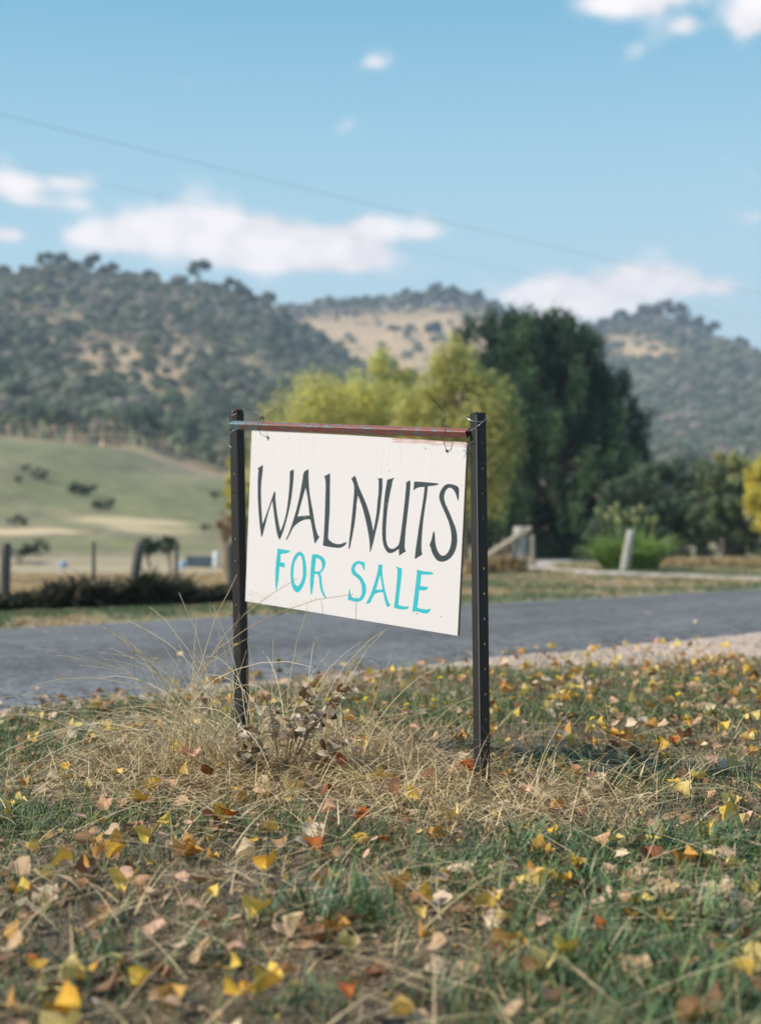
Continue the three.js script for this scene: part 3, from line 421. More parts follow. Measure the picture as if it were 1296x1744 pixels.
// the bar: a square tube turned on its axis, old red paint over blue
{
  const A = v3(-0.5430, 1.2210, -5.335), B = v3(0.2800, 1.1415, -4.672), len = A.distanceTo(B), a = 0.0125, q = 0.0025;
  const ring = (e) => [[-e + q, -e], [e - q, -e], [e, -e + q], [e, e - q], [e - q, e], [-e + q, e], [-e, e - q], [-e, -e + q]].map((p) => new THREE.Vector2(...p));
  const s = new THREE.Shape(ring(a)); s.holes.push(new THREE.Path(ring(a - 0.0022).reverse()));
  const g = new THREE.ExtrudeGeometry(s, { depth: len, bevelEnabled: false, steps: 1 }); g.attributes.uv.array.forEach((_, i, u) => { u[i] *= 1; });
  const p = g.attributes.position, uv = g.attributes.uv; for (let i = 0; i < p.count; i++) uv.setXY(i, p.getZ(i) / len, (Math.atan2(p.getY(i), p.getX(i)) / 6.2832 + 0.5));
  const paint = tex(1024, 128, (x, y) => { const n = fbm(x * 0.05, y * 0.09, 4), m = fbm(x * 0.16 + 40, y * 0.2, 3), k = x / 1024; const blue = n > (k < 0.13 ? 0.44 : 0.63) - (k < 0.05 ? 0.12 : 0), bare = m > 0.70; const v = 0.85 + 0.35 * (hash(x, y) - 0.5) + 0.5 * (m - 0.5); return bare ? [96 * v, 70 * v, 58 * v] : blue ? [104 * v, 142 * v, 146 * v] : [158 * v, 92 * v, 82 * v]; }, true);
  const bar = top('sign_crossbar', g, new THREE.MeshStandardMaterial({ map: paint, bumpMap: paint, bumpScale: 0.0008, roughness: 0.55, name: 'old_red_paint' }), 'square steel bar with flaking red and blue paint wired across the posts', 'bar');
  const z = B.clone().sub(A).normalize(), x = new THREE.Vector3().crossVectors(v3(0, 1, 0), z).normalize(), y = new THREE.Vector3().crossVectors(z, x);
  bar.position.copy(A); bar.quaternion.setFromRotationMatrix(new THREE.Matrix4().makeBasis(x, y, z)).multiply(new THREE.Quaternion().setFromAxisAngle(v3(0, 0, 1), 0.5));
  const on = (t) => A.clone().lerp(B, t), wire = std([0.10, 0.085, 0.07], 0.5, { metalness: 0.7, name: 'rusty_wire' }), bright = std([0.42, 0.42, 0.42], 0.35, { metalness: 0.9, name: 'galvanised_wire' });
  const add = (p, dx, dy, dz) => p.clone().add(v3(dx, dy, dz));
  // left hanger
  const hl = onSign(0.082, 0.026, 0.002), bl = on(0.145);
  const w1 = thing('hanging_wire', 'thin wire twisted over the bar at its blue painted end, holding the sign', 'wire', [0, 0, 0], 0, 'wires tying the sign');
  part('strand', tubeOf([hl, add(bl, -0.004, -0.03, 0.024), add(bl, -0.012, 0.004, 0.024), add(bl, -0.003, 0.024, 0.004), add(bl, 0.004, 0.02, -0.012), add(bl, 0.002, -0.02, -0.02), onSign(0.084, 0.026, -0.013)], 0.0010), wire, w1);
  part('loose_end', tubeOf([add(bl, -0.004, 0.022, 0.008), add(bl, -0.016, 0.038, 0.014), add(bl, -0.030, 0.043, 0.01), add(bl, -0.036, 0.056, 0.0), add(bl, -0.052, 0.059, 0.004)], 0.0009), wire, w1);
  part('loose_end', tubeOf([add(bl, 0.002, 0.022, 0.006), add(bl, 0.014, 0.030, 0.006), add(bl, 0.018, 0.046, 0.0), add(bl, 0.034, 0.051, 0.004), add(bl, 0.052, 0.064, 0.006)], 0.0009), wire, w1);
  part('twist', tubeOf([add(bl, -0.008, 0.022, 0.008), add(bl, 0.0, 0.034, 0.012), add(bl, 0.008, 0.024, 0.004), add(bl, 0.0, 0.028, -0.002), add(bl, -0.006, 0.030, 0.008), add(bl, 0.006, 0.036, 0.006)], 0.0016), wire, w1);
  // right hanger
  const hr = onSign(0.874, 0.031, 0.002), br = on(0.915);
  const w2 = thing('hanging_wire', 'dark wire with a long bent end sticking up from the bar beside the punched post', 'wire', [0, 0, 0], 0, 'wires tying the sign');
  part('strand', tubeOf([hr, add(br, -0.006, -0.03, 0.018), add(br, -0.004, 0.0, 0.022), add(br, -0.002, 0.022, 0.008), add(br, 0.0, 0.036, 0.0), add(br, 0.001, 0.022, -0.014), add(br, 0.006, -0.02, -0.016), onSign(0.892, 0.028, -0.013)], 0.0011), wire, w2);
  part('loose_end', tubeOf([add(br, 0.006, 0.018, 0.014), add(br, -0.001, 0.032, 0.004), add(br, -0.002, 0.040, 0), add(br, 0.0, 0.054, 0.004), add(br, -0.001, 0.062, 0.004), add(br, -0.022, 0.086, 0.002), add(br, -0.043, 0.108, 0.0)], 0.0014), wire, w2);
  part('loose_end', tubeOf([add(br, -0.004, 0.036, 0.004), add(br, -0.010, 0.056, 0.006), add(br, -0.017, 0.074, 0.006)], 0.0006), wire, w2);
  // ties to the posts
  const w3 = thing('tie_wire', 'galvanised wire loop round the post top beside the open end of the bar', 'wire', [0, 0, 0], 0, 'wires tying the bar to the posts');
  const pr = v3(0.312, 1.165, -4.66);
  part('loop', tubeOf([add(B, -0.004, 0.006, 0.016), add(B, 0.012, 0.010, 0.018), add(pr, 0.0, 0.0, 0.034), add(pr, 0.020, 0.018, 0.022), add(pr, 0.026, 0.032, 0.0), add(pr, 0.004, 0.034, -0.026), add(pr, -0.034, 0.030, -0.012), add(pr, -0.036, 0.022, 0.014), add(pr, -0.018, 0.012, 0.03), add(pr, 0.012, 0.010, 0.03)], 0.0013), bright, w3);
  const w4 = thing('tie_wire', 'galvanised wire looped out from the bent topped post under the bar', 'wire', [0, 0, 0], 0, 'wires tying the bar to the posts');
  const pl = v3(-0.524, 1.205, -5.34);
  part('loop', tubeOf([add(pl, 0.012, 0.0, 0.03), add(pl, -0.008, -0.006, 0.034), add(pl, -0.026, -0.016, 0.02), add(pl, -0.036, -0.036, 0.01), add(pl, -0.032, -0.056, 0.012), add(pl, -0.018, -0.068, 0.022)], 0.0013), bright, w4);
  part('loop', tubeOf([add(pl, -0.022, 0.034, 0.012), add(pl, -0.012, 0.05, 0.028), add(pl, 0.002, 0.056, 0.03)], 0.0012), bright, w4);
  const w5 = thing('tie_wire', 'short wire from the sign\'s eyelet to the punched post', 'wire', [0, 0, 0], 0, 'wires tying the sign');
  const ey = onSign(0.949, 0.026, 0.006);
  part('strand', tubeOf([add(ey, -0.004, -0.022, 0.004), add(ey, 0.003, -0.008, 0.008), add(ey, 0.004, 0.006, 0.004), add(ey, -0.001, 0.012, 0), add(ey, 0.014, 0.02, 0), v3(0.300, 1.120, -4.655)], 0.0011), bright, w5);
  // the far post's battered top
  part('bent_top', tubeOf([add(LT, -0.016, -0.02, 0.016), add(LT, -0.014, -0.004, 0.012), add(LT, -0.004, 0.005, 0.004), add(LT, 0.012, 0.006, 0.0), add(LT, 0.020, 0.0, 0.0)], 0.006, 6), std([0.10, 0.055, 0.035], 0.8, { name: 'rust' }), w4);
}
// ---------- trees, fences and plants beyond the lane ----------
const airyMat = leafy({ vertexColors: true, name: 'thin_yellow_foliage' }, 0.55);
const px2m = (d) => d / FPX;
function treeThing(name, label, group, base, clumps, n, size, opt, trunkR, limbTo, bark = barkMat) { // clumps relative to base
  const t = thing(name, label, 'tree', base, 0, group), r = RNG(opt.seed), list = [];
  const H = limbTo; list.push(limb([v3(0, -0.3, 0), v3(0.06, H * 0.45, 0.03), v3(-0.05, H * 0.8, 0), v3(0, H, 0)], [trunkR * 1.25, trunkR, trunkR * 0.7, trunkR * 0.35], 8));
  clumps.forEach((c, i) => { if (i % (opt.limbEvery ?? 1)) return; const y0 = Math.min(H * (0.4 + 0.5 * r()), c[1]); list.push(limb([v3(0, y0, 0), v3(c[0] * 0.45, lerp(y0, c[1], 0.5), c[2] * 0.45), v3(c[0] * 0.9, c[1], c[2] * 0.9)], [trunkR * 0.5, trunkR * 0.3, trunkR * 0.12], 5)); });
  part('trunk', merge(list), bark, t);
  part('crown', leaves(clumps, n, size, r, opt), opt.soft ? airyMat : leafMat, t);
  return t;
}
// clumps filled into an outline: half-width as a function of height
function fillClumps(r, n, H0, H1, half, rad, col, depth = 1) { const out = []; for (let i = 0; i < n; i++) { const y = lerp(H0, H1, r()), w = half((y - H0) / (H1 - H0)), a = r() * 6.283, q = Math.sqrt(r()) * 0.95, s = rad * (0.7 + 0.6 * r()); out.push([Math.cos(a) * q * w, y, Math.sin(a) * q * w * depth, s, s * (0.8 + 0.4 * r()), s, jig(col, r, 0.35)]); } return out; }
{ // the dark cypress
  const d = 62, base = onLand(V(945, 948, d).x, d), r = RNG(31), k = px2m(d), cl = [], plumes = [];
  const half = table([0, 0.06, 0.16, 0.3, 0.5, 0.68, 0.82, 0.93, 1], [3.4, 3.9, 4.1, 3.95, 3.6, 3.15, 2.9, 2.2, 1.0]);
  for (let i = 0; i < 330; i++) { // upswept plumes on the outside of the crown
    const f = Math.pow(r(), 0.9), y = 0.25 + f * 9.35, a = r() * 6.283, q = 0.45 + 0.55 * Math.sqrt(r()), w = half(f) * (0.82 + 0.3 * fbm(a * 1.3, f * 6, 2)), x = Math.cos(a) * q * w + lerp(0.75, -0.85, f) * 0.9, z = Math.sin(a) * q * w, s = 0.34 + 0.34 * r();
    plumes.push([x, y, z, s * 0.8, s * (1.3 + 1.1 * f), s * 0.8, jig(r() < 0.3 ? [0.11, 0.19, 0.08] : [0.036, 0.075, 0.04], r, 0.4)]);  // the paler green puts sunlit tufts into the plume colour
  }
  for (let i = 0; i < 90; i++) { const f = 0.1 + 0.9 * r(), a = r() * 6.283, w = half(f) * (1.0 + 0.16 * r()), s = 0.18 + 0.16 * r(); plumes.push([Math.cos(a) * w + lerp(0.75, -0.85, f) * 0.9, 0.4 + f * 9.5, Math.sin(a) * w, s * 0.8, s * 2.1, s * 0.8, jig([0.06, 0.115, 0.055], r, 0.4)]); }
  for (let i = 0; i < 150; i++) { const a = r() * 6.283, q = 0.35 + 0.65 * Math.sqrt(r()), s = 0.4 + 0.3 * r(); plumes.push([Math.cos(a) * q * 4.0 + 0.5, 0.2 + 2.2 * r(), Math.sin(a) * q * 3.6, s, s, s, jig([0.028, 0.055, 0.033], r, 0.4)]); }
  for (const [px, py] of [[800, 560], [835, 545], [868, 540], [900, 545], [935, 552], [968, 560], [1000, 575], [1020, 585], [1035, 640], [1062, 655], [1075, 700], [1092, 720], [1096, 770], [1098, 820], [1082, 870]]) { const p = V(px, py, d); plumes.push([p.x - base[0], p.y - base[1], (r() - 0.5) * 1.5, 0.42, 0.75, 0.42, [0.06, 0.105, 0.06]]); plumes.push([p.x - base[0] - 0.4, p.y - base[1] - 0.5, (r() - 0.5) * 2, 0.6, 0.8, 0.6, [0.05, 0.09, 0.052]]); }
  treeThing('cypress_tree', 'tall dark green cypress standing by the farm gateway', null, base, plumes, 76000, 0.24, { seed: 32, upright: true, slim: 0.34, vary: 0.12, fill: 0.55, limbEvery: 5, floor: 0.1 }, 0.42, 8.6);
}
// yellowing willows and poplars behind the sign
const yellowGreen = [0.60, 0.57, 0.17], group1 = 'yellowing trees behind the sign';
function blobTree(name, label, group, px, baseY, d, pxClumps, n, size, col, opt, trunkR = 0.1, bark = barkMat) { // clumps given as [px, py, r px]
  const p = V(px, baseY, d), base = onLand(p.x, d), r = RNG(opt.seed + 1), k = px2m(d), cl = [];
  for (const [x, y, rr, ry] of pxClumps) { const q = V(x, y, d); for (let i = 0; i < 11; i++) { const a = r() * 6.283, e = (r() - 0.5) * 2, w = rr * k, o = 0.3 + 0.6 * r(); cl.push([q.x - base[0] + Math.cos(a) * w * o, q.y - base[1] + e * (ry ?? rr) * k * 0.75, Math.sin(a) * w * o * 1.2, w * (0.2 + 0.28 * r()) * (opt.soft ? 1.6 : 1), (ry ?? rr) * k * (0.2 + 0.3 * r()) * (opt.soft ? 1.6 : 1), w * (0.2 + 0.28 * r()) * (opt.soft ? 1.6 : 1), jig(col, r, 0.5)]); } }
  const H = Math.max(...cl.map((c) => c[1])) * 0.75;
  return treeThing(name, label, group, base, cl, n, size, { vary: 0.3, limbEvery: 5, ...opt }, trunkR, Math.max(0.4, H), bark);
}
blobTree('willow_tree', 'broad yellow green willow rising behind the hanging sign', group1, 555, 955, 56, [[505, 730, 55], [545, 690, 55], [590, 685, 55], [490, 790, 60], [590, 770, 80], [550, 860, 75], [640, 710, 55], [690, 750, 50]], 26000, 0.16, yellowGreen, { seed: 41, soft: true }, 0.14);
blobTree('poplar_tree', 'slim pale green poplar topping the willow behind the sign', group1, 660, 955, 64, [[652, 630, 24, 26], [672, 660, 26], [690, 650, 20], [650, 690, 36], [680, 740, 44], [665, 820, 46], [720, 700, 36]], 13000, 0.19, [0.58, 0.58, 0.19], { seed: 43, soft: true }, 0.12);
blobTree('willow_tree', 'yellow green willow leaning in front of the dark cypress', group1, 790, 955, 54, [[770, 620, 32, 36], [755, 660, 40], [800, 655, 38], [830, 690, 40], [845, 735, 42], [780, 730, 60], [740, 740, 50], [850, 790, 34], [800, 810, 55], [720, 700, 40], [865, 750, 26]], 26000, 0.16, [0.53, 0.51, 0.16], { seed: 45, soft: true }, 0.13);
blobTree('poplar_tree', 'small bright yellow poplar just left of the bent topped post', group1, 415, 955, 58, [[408, 800, 22, 30], [418, 850, 26, 30], [400, 845, 16, 24], [412, 890, 22]], 6000, 0.16, [0.52, 0.46, 0.07], { seed: 47 }, 0.08);
blobTree('autumn_tree', 'small bare branched tree with orange brown leaves near the paddock trough', null, 382, 962, 50, [[394, 906, 9, 7], [372, 893, 14, 8], [392, 880, 14, 8]], 420, 0.11, [0.34, 0.15, 0.06], { seed: 49, limbEvery: 1 }, 0.09, std([0.30, 0.20, 0.12], 0.9, { name: 'tan_bark' }));
// feathery evergreens and a golden tree on the right
const group2 = 'feathery shrubs along the garden fence';
const feather = [0.115, 0.16, 0.095];
[[1055, 'dark feathery wattle spreading beside the cypress', [[1040, 855, 38], [1080, 825, 38], [1050, 900, 46], [1100, 870, 44], [1030, 900, 34], [1085, 920, 40], [1110, 920, 36]], 50], [1140, 'feathery green wattle behind the strappy garden plant', [[1120, 820, 40], [1165, 815, 42], [1140, 870, 52], [1190, 865, 46], [1120, 915, 44], [1175, 918, 44], [1215, 900, 40]], 53], [1235, 'feathery green wattle in front of the golden tree', [[1210, 830, 40], [1245, 848, 40], [1225, 885, 46], [1265, 900, 44], [1210, 920, 42], [1300, 912, 44], [1260, 925, 40]], 51]].forEach(([px, label, cl, d], i) => blobTree('wattle_shrub', label, group2, px, 942, d, cl, 15000, 0.19, i === 2 ? [0.14, 0.18, 0.09] : feather, { seed: 51 + i, slim: 0.25, droop: 0.4 }, 0.09));
blobTree('pale_tree', 'pale yellow green tree rising behind the wattles', null, 1222, 945, 74, [[1215, 795, 30], [1245, 805, 32], [1200, 820, 28], [1230, 850, 42], [1265, 800, 24]], 9000, 0.2, [0.36, 0.36, 0.13], { seed: 61 }, 0.12);
blobTree('golden_tree', 'bright golden yellow tree beside the wattles', null, 1305, 945, 49, [[1286, 818, 18], [1302, 802, 24], [1282, 850, 15], [1302, 852, 24], [1325, 835, 36], [1310, 880, 22]], 9000, 0.15, [0.70, 0.62, 0.12], { seed: 63, soft: true }, 0.13);
// shrubs dotted over the paddock
const shrubG = 'dark shrubs dotted over the paddock';
function shrub(name, label, group, px, py, wpx, hpx, col, seed, from = 70, n = 420) {
  const [x, d] = hit(px, py + hpx * 0.5, from), k = px2m(d), r = RNG(seed), w = wpx * k, h = hpx * k, t = thing(name, label, 'shrub', onLand(x, d), 0, group), cl = [];
  for (let i = 0; i < 9; i++) cl.push([(r() - 0.5) * w, h * (0.25 + 0.55 * r()), (r() - 0.5) * w * 0.8, w * 0.24, h * 0.3, w * 0.24, jig(col, r, 0.4)]);
  part('stem', merge(cl.slice(0, 4).map((c) => limb([v3(0, -0.1, 0), v3(c[0] * 0.6, c[1] * 0.5, c[2] * 0.6), v3(c[0], c[1], c[2])], [0.03 * h + 0.01, 0.025 * h, 0.01 * h], 5))), barkMat, t);
  part('foliage', leaves(cl, n, Math.max(w, h) * 0.13, r, { fill: 0.5 }), leafMat, t); return t;
}
[[65, 806, 26, 22], [140, 830, 42, 25], [178, 858, 34, 22], [28, 886, 30, 22], [32, 815, 14, 14], [45, 795, 14, 13], [366, 842, 18, 15], [352, 896, 16, 16]].forEach((a, i) => shrub('paddock_shrub', 'small dark shrub on the open paddock slope', shrubG, ...a, [0.055, 0.08, 0.05], 70 + i));
[[36, 938, 40, 30], [68, 932, 34, 30]].forEach((a, i) => shrub('paddock_bush', 'low dark bush at the paddock foot behind the wire fence', 'bushes at the paddock foot', ...a, [0.04, 0.06, 0.035], 80 + i, 46));
blobTree('young_tree', 'young dark green tree right beside the leaning timber fence post', 'young trees behind the fence', 253, 966, 42, [[246, 936, 15, 13], [260, 932, 13], [252, 926, 11]], 1300, 0.09, [0.065, 0.09, 0.045], { seed: 84 }, 0.03);
blobTree('young_tree', 'young dark green tree beside the thin steel fence post', 'young trees behind the fence', 288, 966, 43, [[281, 932, 15, 13], [296, 930, 14], [288, 924, 12]], 1300, 0.09, [0.065, 0.09, 0.045], { seed: 86 }, 0.03);
// farm clutter at the paddock foot
{
  const at = (px, d) => onLand(V(px, 960, d).x, d), slate = std([0.085, 0.125, 0.165], 0.5, { name: 'blue_grey_plastic' }), white = std([0.72, 0.72, 0.74], 0.5, { name: 'white_plastic' }), blue = std([0.30, 0.43, 0.62], 0.5, { name: 'pale_blue_plastic' });
  const tr = thing('water_trough', 'dark blue grey stock trough standing at the foot of the paddock', 'trough', at(344, 60));
  const hull = new THREE.Shape([[-0.5, 0.06], [0.5, 0.06], [0.54, 0.46], [0.5, 0.46], [0.46, 0.12], [-0.46, 0.12], [-0.5, 0.46], [-0.54, 0.46]].map((p) => new THREE.Vector2(...p)));
  part('tank', new THREE.ExtrudeGeometry(hull, { depth: 0.6, bevelEnabled: true, bevelSize: 0.015, bevelThickness: 0.015 }), slate, tr);
  part('end_wall', new THREE.BoxGeometry(0.98, 0.36, 0.03).translate(0, 0.26, 0.03), slate, tr); part('end_wall', new THREE.BoxGeometry(0.98, 0.36, 0.03).translate(0, 0.26, 0.57), slate, tr);
  for (const x of [-0.35, 0.35]) part('foot', new THREE.BoxGeometry(0.12, 0.12, 0.5).translate(x, 0.0, 0.3), slate, tr);
  const drum = (name, label, px, d, m, h, rad) => { const g = new THREE.LatheGeometry([[0, 0], [rad * 0.95, 0], [rad, 0.02], [rad, h * 0.3], [rad * 1.04, h * 0.32], [rad, h * 0.35], [rad, h * 0.65], [rad * 1.04, h * 0.67], [rad, h * 0.7], [rad, h * 0.93], [rad * 0.8, h], [0, h]].map((p) => new THREE.Vector2(...p)), 20); const o = thing(name, label, 'drum', at(px, d), 0, 'drums beside the trough'); part('barrel', g, m, o); part('cap', new THREE.CylinderGeometry(rad * 0.2, rad * 0.2, 0.03, 10).translate(rad * 0.5, h + 0.015, 0), m, o); return o; };
  drum('plastic_drum', 'tall white plastic drum standing against the trough', 369, 59, white, 0.62, 0.14);
  drum('plastic_drum', 'short white plastic drum near the orange leaved tree', 387, 57, white, 0.34, 0.17);
  drum('plastic_drum', 'pale blue plastic drum beside the trough', 312, 58, blue, 0.27, 0.16);
  drum('plastic_drum', 'pale blue plastic drum in dry grass before the paddock bushes', 108, 58, blue, 0.24, 0.17);
}
// wire fence on the left with its bank of weeds
const grey = tex(64, 256, (x, y) => { const v = 150 + 150 * (tile(x, y, 64, 256, 14, 5, 4) - 0.5) + 20 * (hash(x, y) - 0.5); return [v, v * 0.97, v * 0.93]; });
const timber = (c) => new THREE.MeshStandardMaterial({ map: grey, bumpMap: grey, bumpScale: 0.01, color: rgb(...c), roughness: 0.95, name: 'weathered_timber' });
function timberPost(h, rad, seed) { const r = RNG(seed), pos = [], idx = [], N = 12, M = 9, uv = []; for (let j = 0; j <= M; j++) for (let i = 0; i <= N; i++) { const a = i % N / N * 6.283, y = -0.25 + (h + 0.25) * j / M, q = rad * (1 + 0.16 * (fbm(Math.cos(a) * 2 + seed, Math.sin(a) * 2 + j * 0.3, 3) - 0.5) * 2) * (1 - 0.08 * j / M); pos.push(Math.cos(a) * q, y + (j === M ? 0.05 * rad * Math.sin(a * 2 + seed) : 0), Math.sin(a) * q); uv.push(i / N * 2, y); }
  for (let j = 0; j < M; j++) for (let i = 0; i < N; i++) { const a = j * (N + 1) + i, b = a + N + 1; idx.push(a, b, a + 1, a + 1, b, b + 1); } const c = pos.length / 3; pos.push(0, h + 0.01, 0); uv.push(0.5, 0.5); for (let i = 0; i < N; i++) idx.push(M * (N + 1) + i, c, M * (N + 1) + i + 1); return build(pos, idx, { uv }); }
{
  const f = thing('wire_fence', 'old wire fence with leaning timber posts along the paddock', 'fence'), dark = timber([0.24, 0.21, 0.18]), steel = std([0.10, 0.10, 0.085], 0.8, { name: 'steel_post' }), wireM = std([0.22, 0.22, 0.22], 0.5, { metalness: 0.6, name: 'fence_wire' });
  const L = [[-120, 19.4, 0.07, 0], [8, 20.2, 0.075, 0.02], [160, 21.6, 0.028, 0], [222, 22.2, 0.085, 0.13], [301, 23.0, 0.03, 0], [395, 24.2, 0.075, -0.04], [520, 26, 0.03, 0], [640, 28, 0.07, 0.03]], tops = [];
  for (const [px, d, rad, lean] of L) { const p = onLand(V(px, 1000, d).x, d), h = EYE - 0.045 - p[1] + (rad < 0.04 ? 0.02 : 0), m = part('post', timberPost(h, rad, px + 9), rad < 0.04 ? steel : dark, f); m.position.set(...p); m.rotation.z = -lean; tops.push([p, h, lean]); }
  for (const q of [0.25, 0.5, 0.72, 0.92]) part('wire', tubeOf(tops.map(([p, h, l]) => v3(p[0] + h * q * Math.sin(l), p[1] + h * q * Math.cos(l), p[2] + 0.08)), 0.003, 4, 40), wireM, f);
  // bank of dark weeds
  const r = RNG(91), w = [], sp = merge([0, 1, 2, 3, 4, 5, 6].map((k) => { const g = blade(0.7 + 0.3 * (k % 3), 0.45, 3); g.scale(0.13, 0.75 + 0.08 * (k % 4), 1); g.rotateX(0.1 + 0.09 * (k % 4)); g.rotateY(k * 0.9); g.translate(Math.sin(k * 2.4) * 0.2, 0, Math.cos(k * 2.4) * 0.2); return g; }));
  for (let i = 0; i < 7000; i++) { const q = r() * 1.35 - 0.25, x = lerp(-5.6, -1.6, q) + (r() - 0.5) * 0.3, d = lerp(18.3, 24.2, q) + (r() + r() - 1) * 0.95, hump = 0.2 + 1.15 * fbm(q * 11 + 2, 4, 3), S = (0.2 + 0.55 * r()) * hump; if (x > 1.5) continue; w.push([x, land(x, -d), -d, r() * 6.3, (r() - 0.5) * 0.5, (r() - 0.5) * 0.5, S * 1.3, S, S * 1.3, ...jig(r() < 0.12 ? [0.22, 0.165, 0.09] : pick([[0.035, 0.042, 0.022], [0.05, 0.045, 0.025], [0.028, 0.036, 0.02]], r), r)]); }
  scatter('roadside_weeds', sp, leafMat2(), w, 'dark bank of weeds along the foot of the wire fence', 'weeds');
}
function leafMat2() { return leafy({ name: 'weeds' }, 0.2); }
// the gateway: strainer post with stay, leaning post, strappy garden plant, far fence
{
  const pale = timber([0.62, 0.60, 0.56]), greyT = timber([0.50, 0.48, 0.44]), d = 37;
  const g = thing('strainer_post', 'thick grey timber strainer post propped by a diagonal stay at the gateway', 'post', onLand(V(886, 975, d).x, d));
  part('post', timberPost(1.13, 0.19, 3), pale, g);
  const st = part('stay', timberPost(2.0, 0.085, 5), timber([0.60, 0.52, 0.40]), g); st.position.set(-1.42, 0.02, 0.25); st.rotation.z = -1.0; st.rotation.y = 0.1;
  const wr = part('wire', tubeOf([v3(0, 0.95, 0.15), v3(-1.2, 0.8, 0.5), v3(-3.4, 0.75, 1.0)], 0.004, 4, 12), std([0.2, 0.2, 0.2], 0.5, { name: 'stay_wire' }), g);
  const t2 = top('gate_post', timberPost(0.92, 0.07, 8), timber([0.46, 0.40, 0.33]), 'thin brown timber post just behind the propped strainer post', 'post'); t2.position.set(...onLand(V(907, 962, 42).x, 42));
  for (const [px, h, dd, c] of [[845, 0.75, 41, [0.4, 0.33, 0.3]], [858, 0.9, 42, [0.36, 0.3, 0.27]], [866, 0.82, 40, [0.45, 0.26, 0.2]]]) { const o = top('fence_stake', timberPost(h, 0.035, px), timber(c), 'thin stake in dry grass behind the diagonal stay', 'stake', 'stakes behind the stay'); o.position.set(...onLand(V(px, 965, dd).x, dd)); o.rotation.z = (px % 7 - 3) * 0.02; }
  const lp = top('leaning_post', timberPost(1.04, 0.125, 12), pale, 'pale weathered post leaning beside the strappy green plant', 'post'); lp.position.set(...onLand(V(1063, 973, 38).x, 38)); lp.rotation.z = -0.17;
  const sp = thing('strappy_plant', 'bright green strappy garden clump with pale flower stalks around the leaning post', 'plant', onLand(V(1072, 968, 39.2).x, 39.2)); const r = RNG(95);
  const list = []; for (let i = 0; i < 640; i++) { const b = blade(0.7 + 1.0 * r(), 0.45, 5), L = 0.75 + 0.5 * r(), a = r() * 6.283, q = Math.sqrt(r()); b.scale(0.05, L, L); b.rotateX(0.05 + 0.45 * q); b.rotateY(a); b.translate(Math.sin(a) * q * 0.6, 0, Math.cos(a) * q * 0.5); const c = jig(pick([[0.24, 0.37, 0.07], [0.18, 0.30, 0.06], [0.32, 0.42, 0.11]], r), r), n = b.attributes.position.count, col = []; for (let k = 0; k < n; k++) col.push(...c); b.setAttribute('color', new THREE.Float32BufferAttribute(col, 3)); list.push(b); }
  part('leaves', merge(list), leafMat, sp);
  for (let i = 0; i < 16; i++) { const x = (r() - 0.5) * 1.5, z = (r() - 0.5) * 0.8, h = 1.05 + 0.35 * r(), s = part('flower_stalk', limb([v3(x * 0.5, 0, z * 0.5), v3(x * 0.8, h * 0.6, z * 0.8), v3(x, h, z)], [0.012, 0.01, 0.008], 4), std([0.22, 0.26, 0.09], 0.8, { name: 'stalk' }), sp); part('seed_head', leaves([[x, h, z, 0.07, 0.08, 0.07, [0.45, 0.45, 0.2]]], 40, 0.06, r), leafMat, s); }
  sp.scale.set(1.2, 1.25, 1.1);
  // dry grass round the posts and along the far fence
  const dg = [], tuft = merge([0, 1, 2, 3, 4, 5, 6, 7].map((k) => { const q = blade(0.6 + 0.25 * (k % 3), 0.45, 3); q.scale(0.06, 0.8 + 0.06 * (k % 4), 1); q.rotateX(0.1 + 0.09 * (k % 4)); q.rotateY(k * 0.8); q.translate(Math.sin(k * 2.4) * 0.15, 0, Math.cos(k * 2.4) * 0.15); return q; }));
  for (let i = 0; i < 1500; i++) { const k = r(); let x, dd, S; if (k < 0.35) { dd = 36 + 3 * r(); x = V(795 + 95 * r(), 960, dd).x; S = 0.25 + 0.4 * r(); } else { dd = 44 + 3 * r(); x = V(1120 + 260 * r(), 950, dd).x; S = 0.15 + 0.3 * r(); } dg.push([x, land(x, -dd), -dd, r() * 6.3, (r() - 0.5) * 0.3, (r() - 0.5) * 0.3, S, S, S, ...jig(pick(strawTones, r), r)]); }
  scatter('fence_line_grass', tuft, strawMat, dg, 'tall dry grass round the gateway posts and garden fence', 'grass');
  const f = thing('garden_fence', 'low wire fence with thin brown posts before the wattles', 'fence'), tops = [];
  for (const px of [1135, 1230, 1325, 1420]) { const p = onLand(V(px, 950, 47).x, 47), m = part('post', timberPost(0.85, 0.05, px), timber([0.30, 0.24, 0.2]), f); m.position.set(...p); tops.push(p); }
  for (const q of [0.3, 0.55, 0.8]) part('wire', tubeOf(tops.map((p) => v3(p[0], p[1] + q, p[2] + 0.05)), 0.004, 4, 16), std([0.2, 0.2, 0.2], 0.5, { name: 'garden_wire' }), f);
}
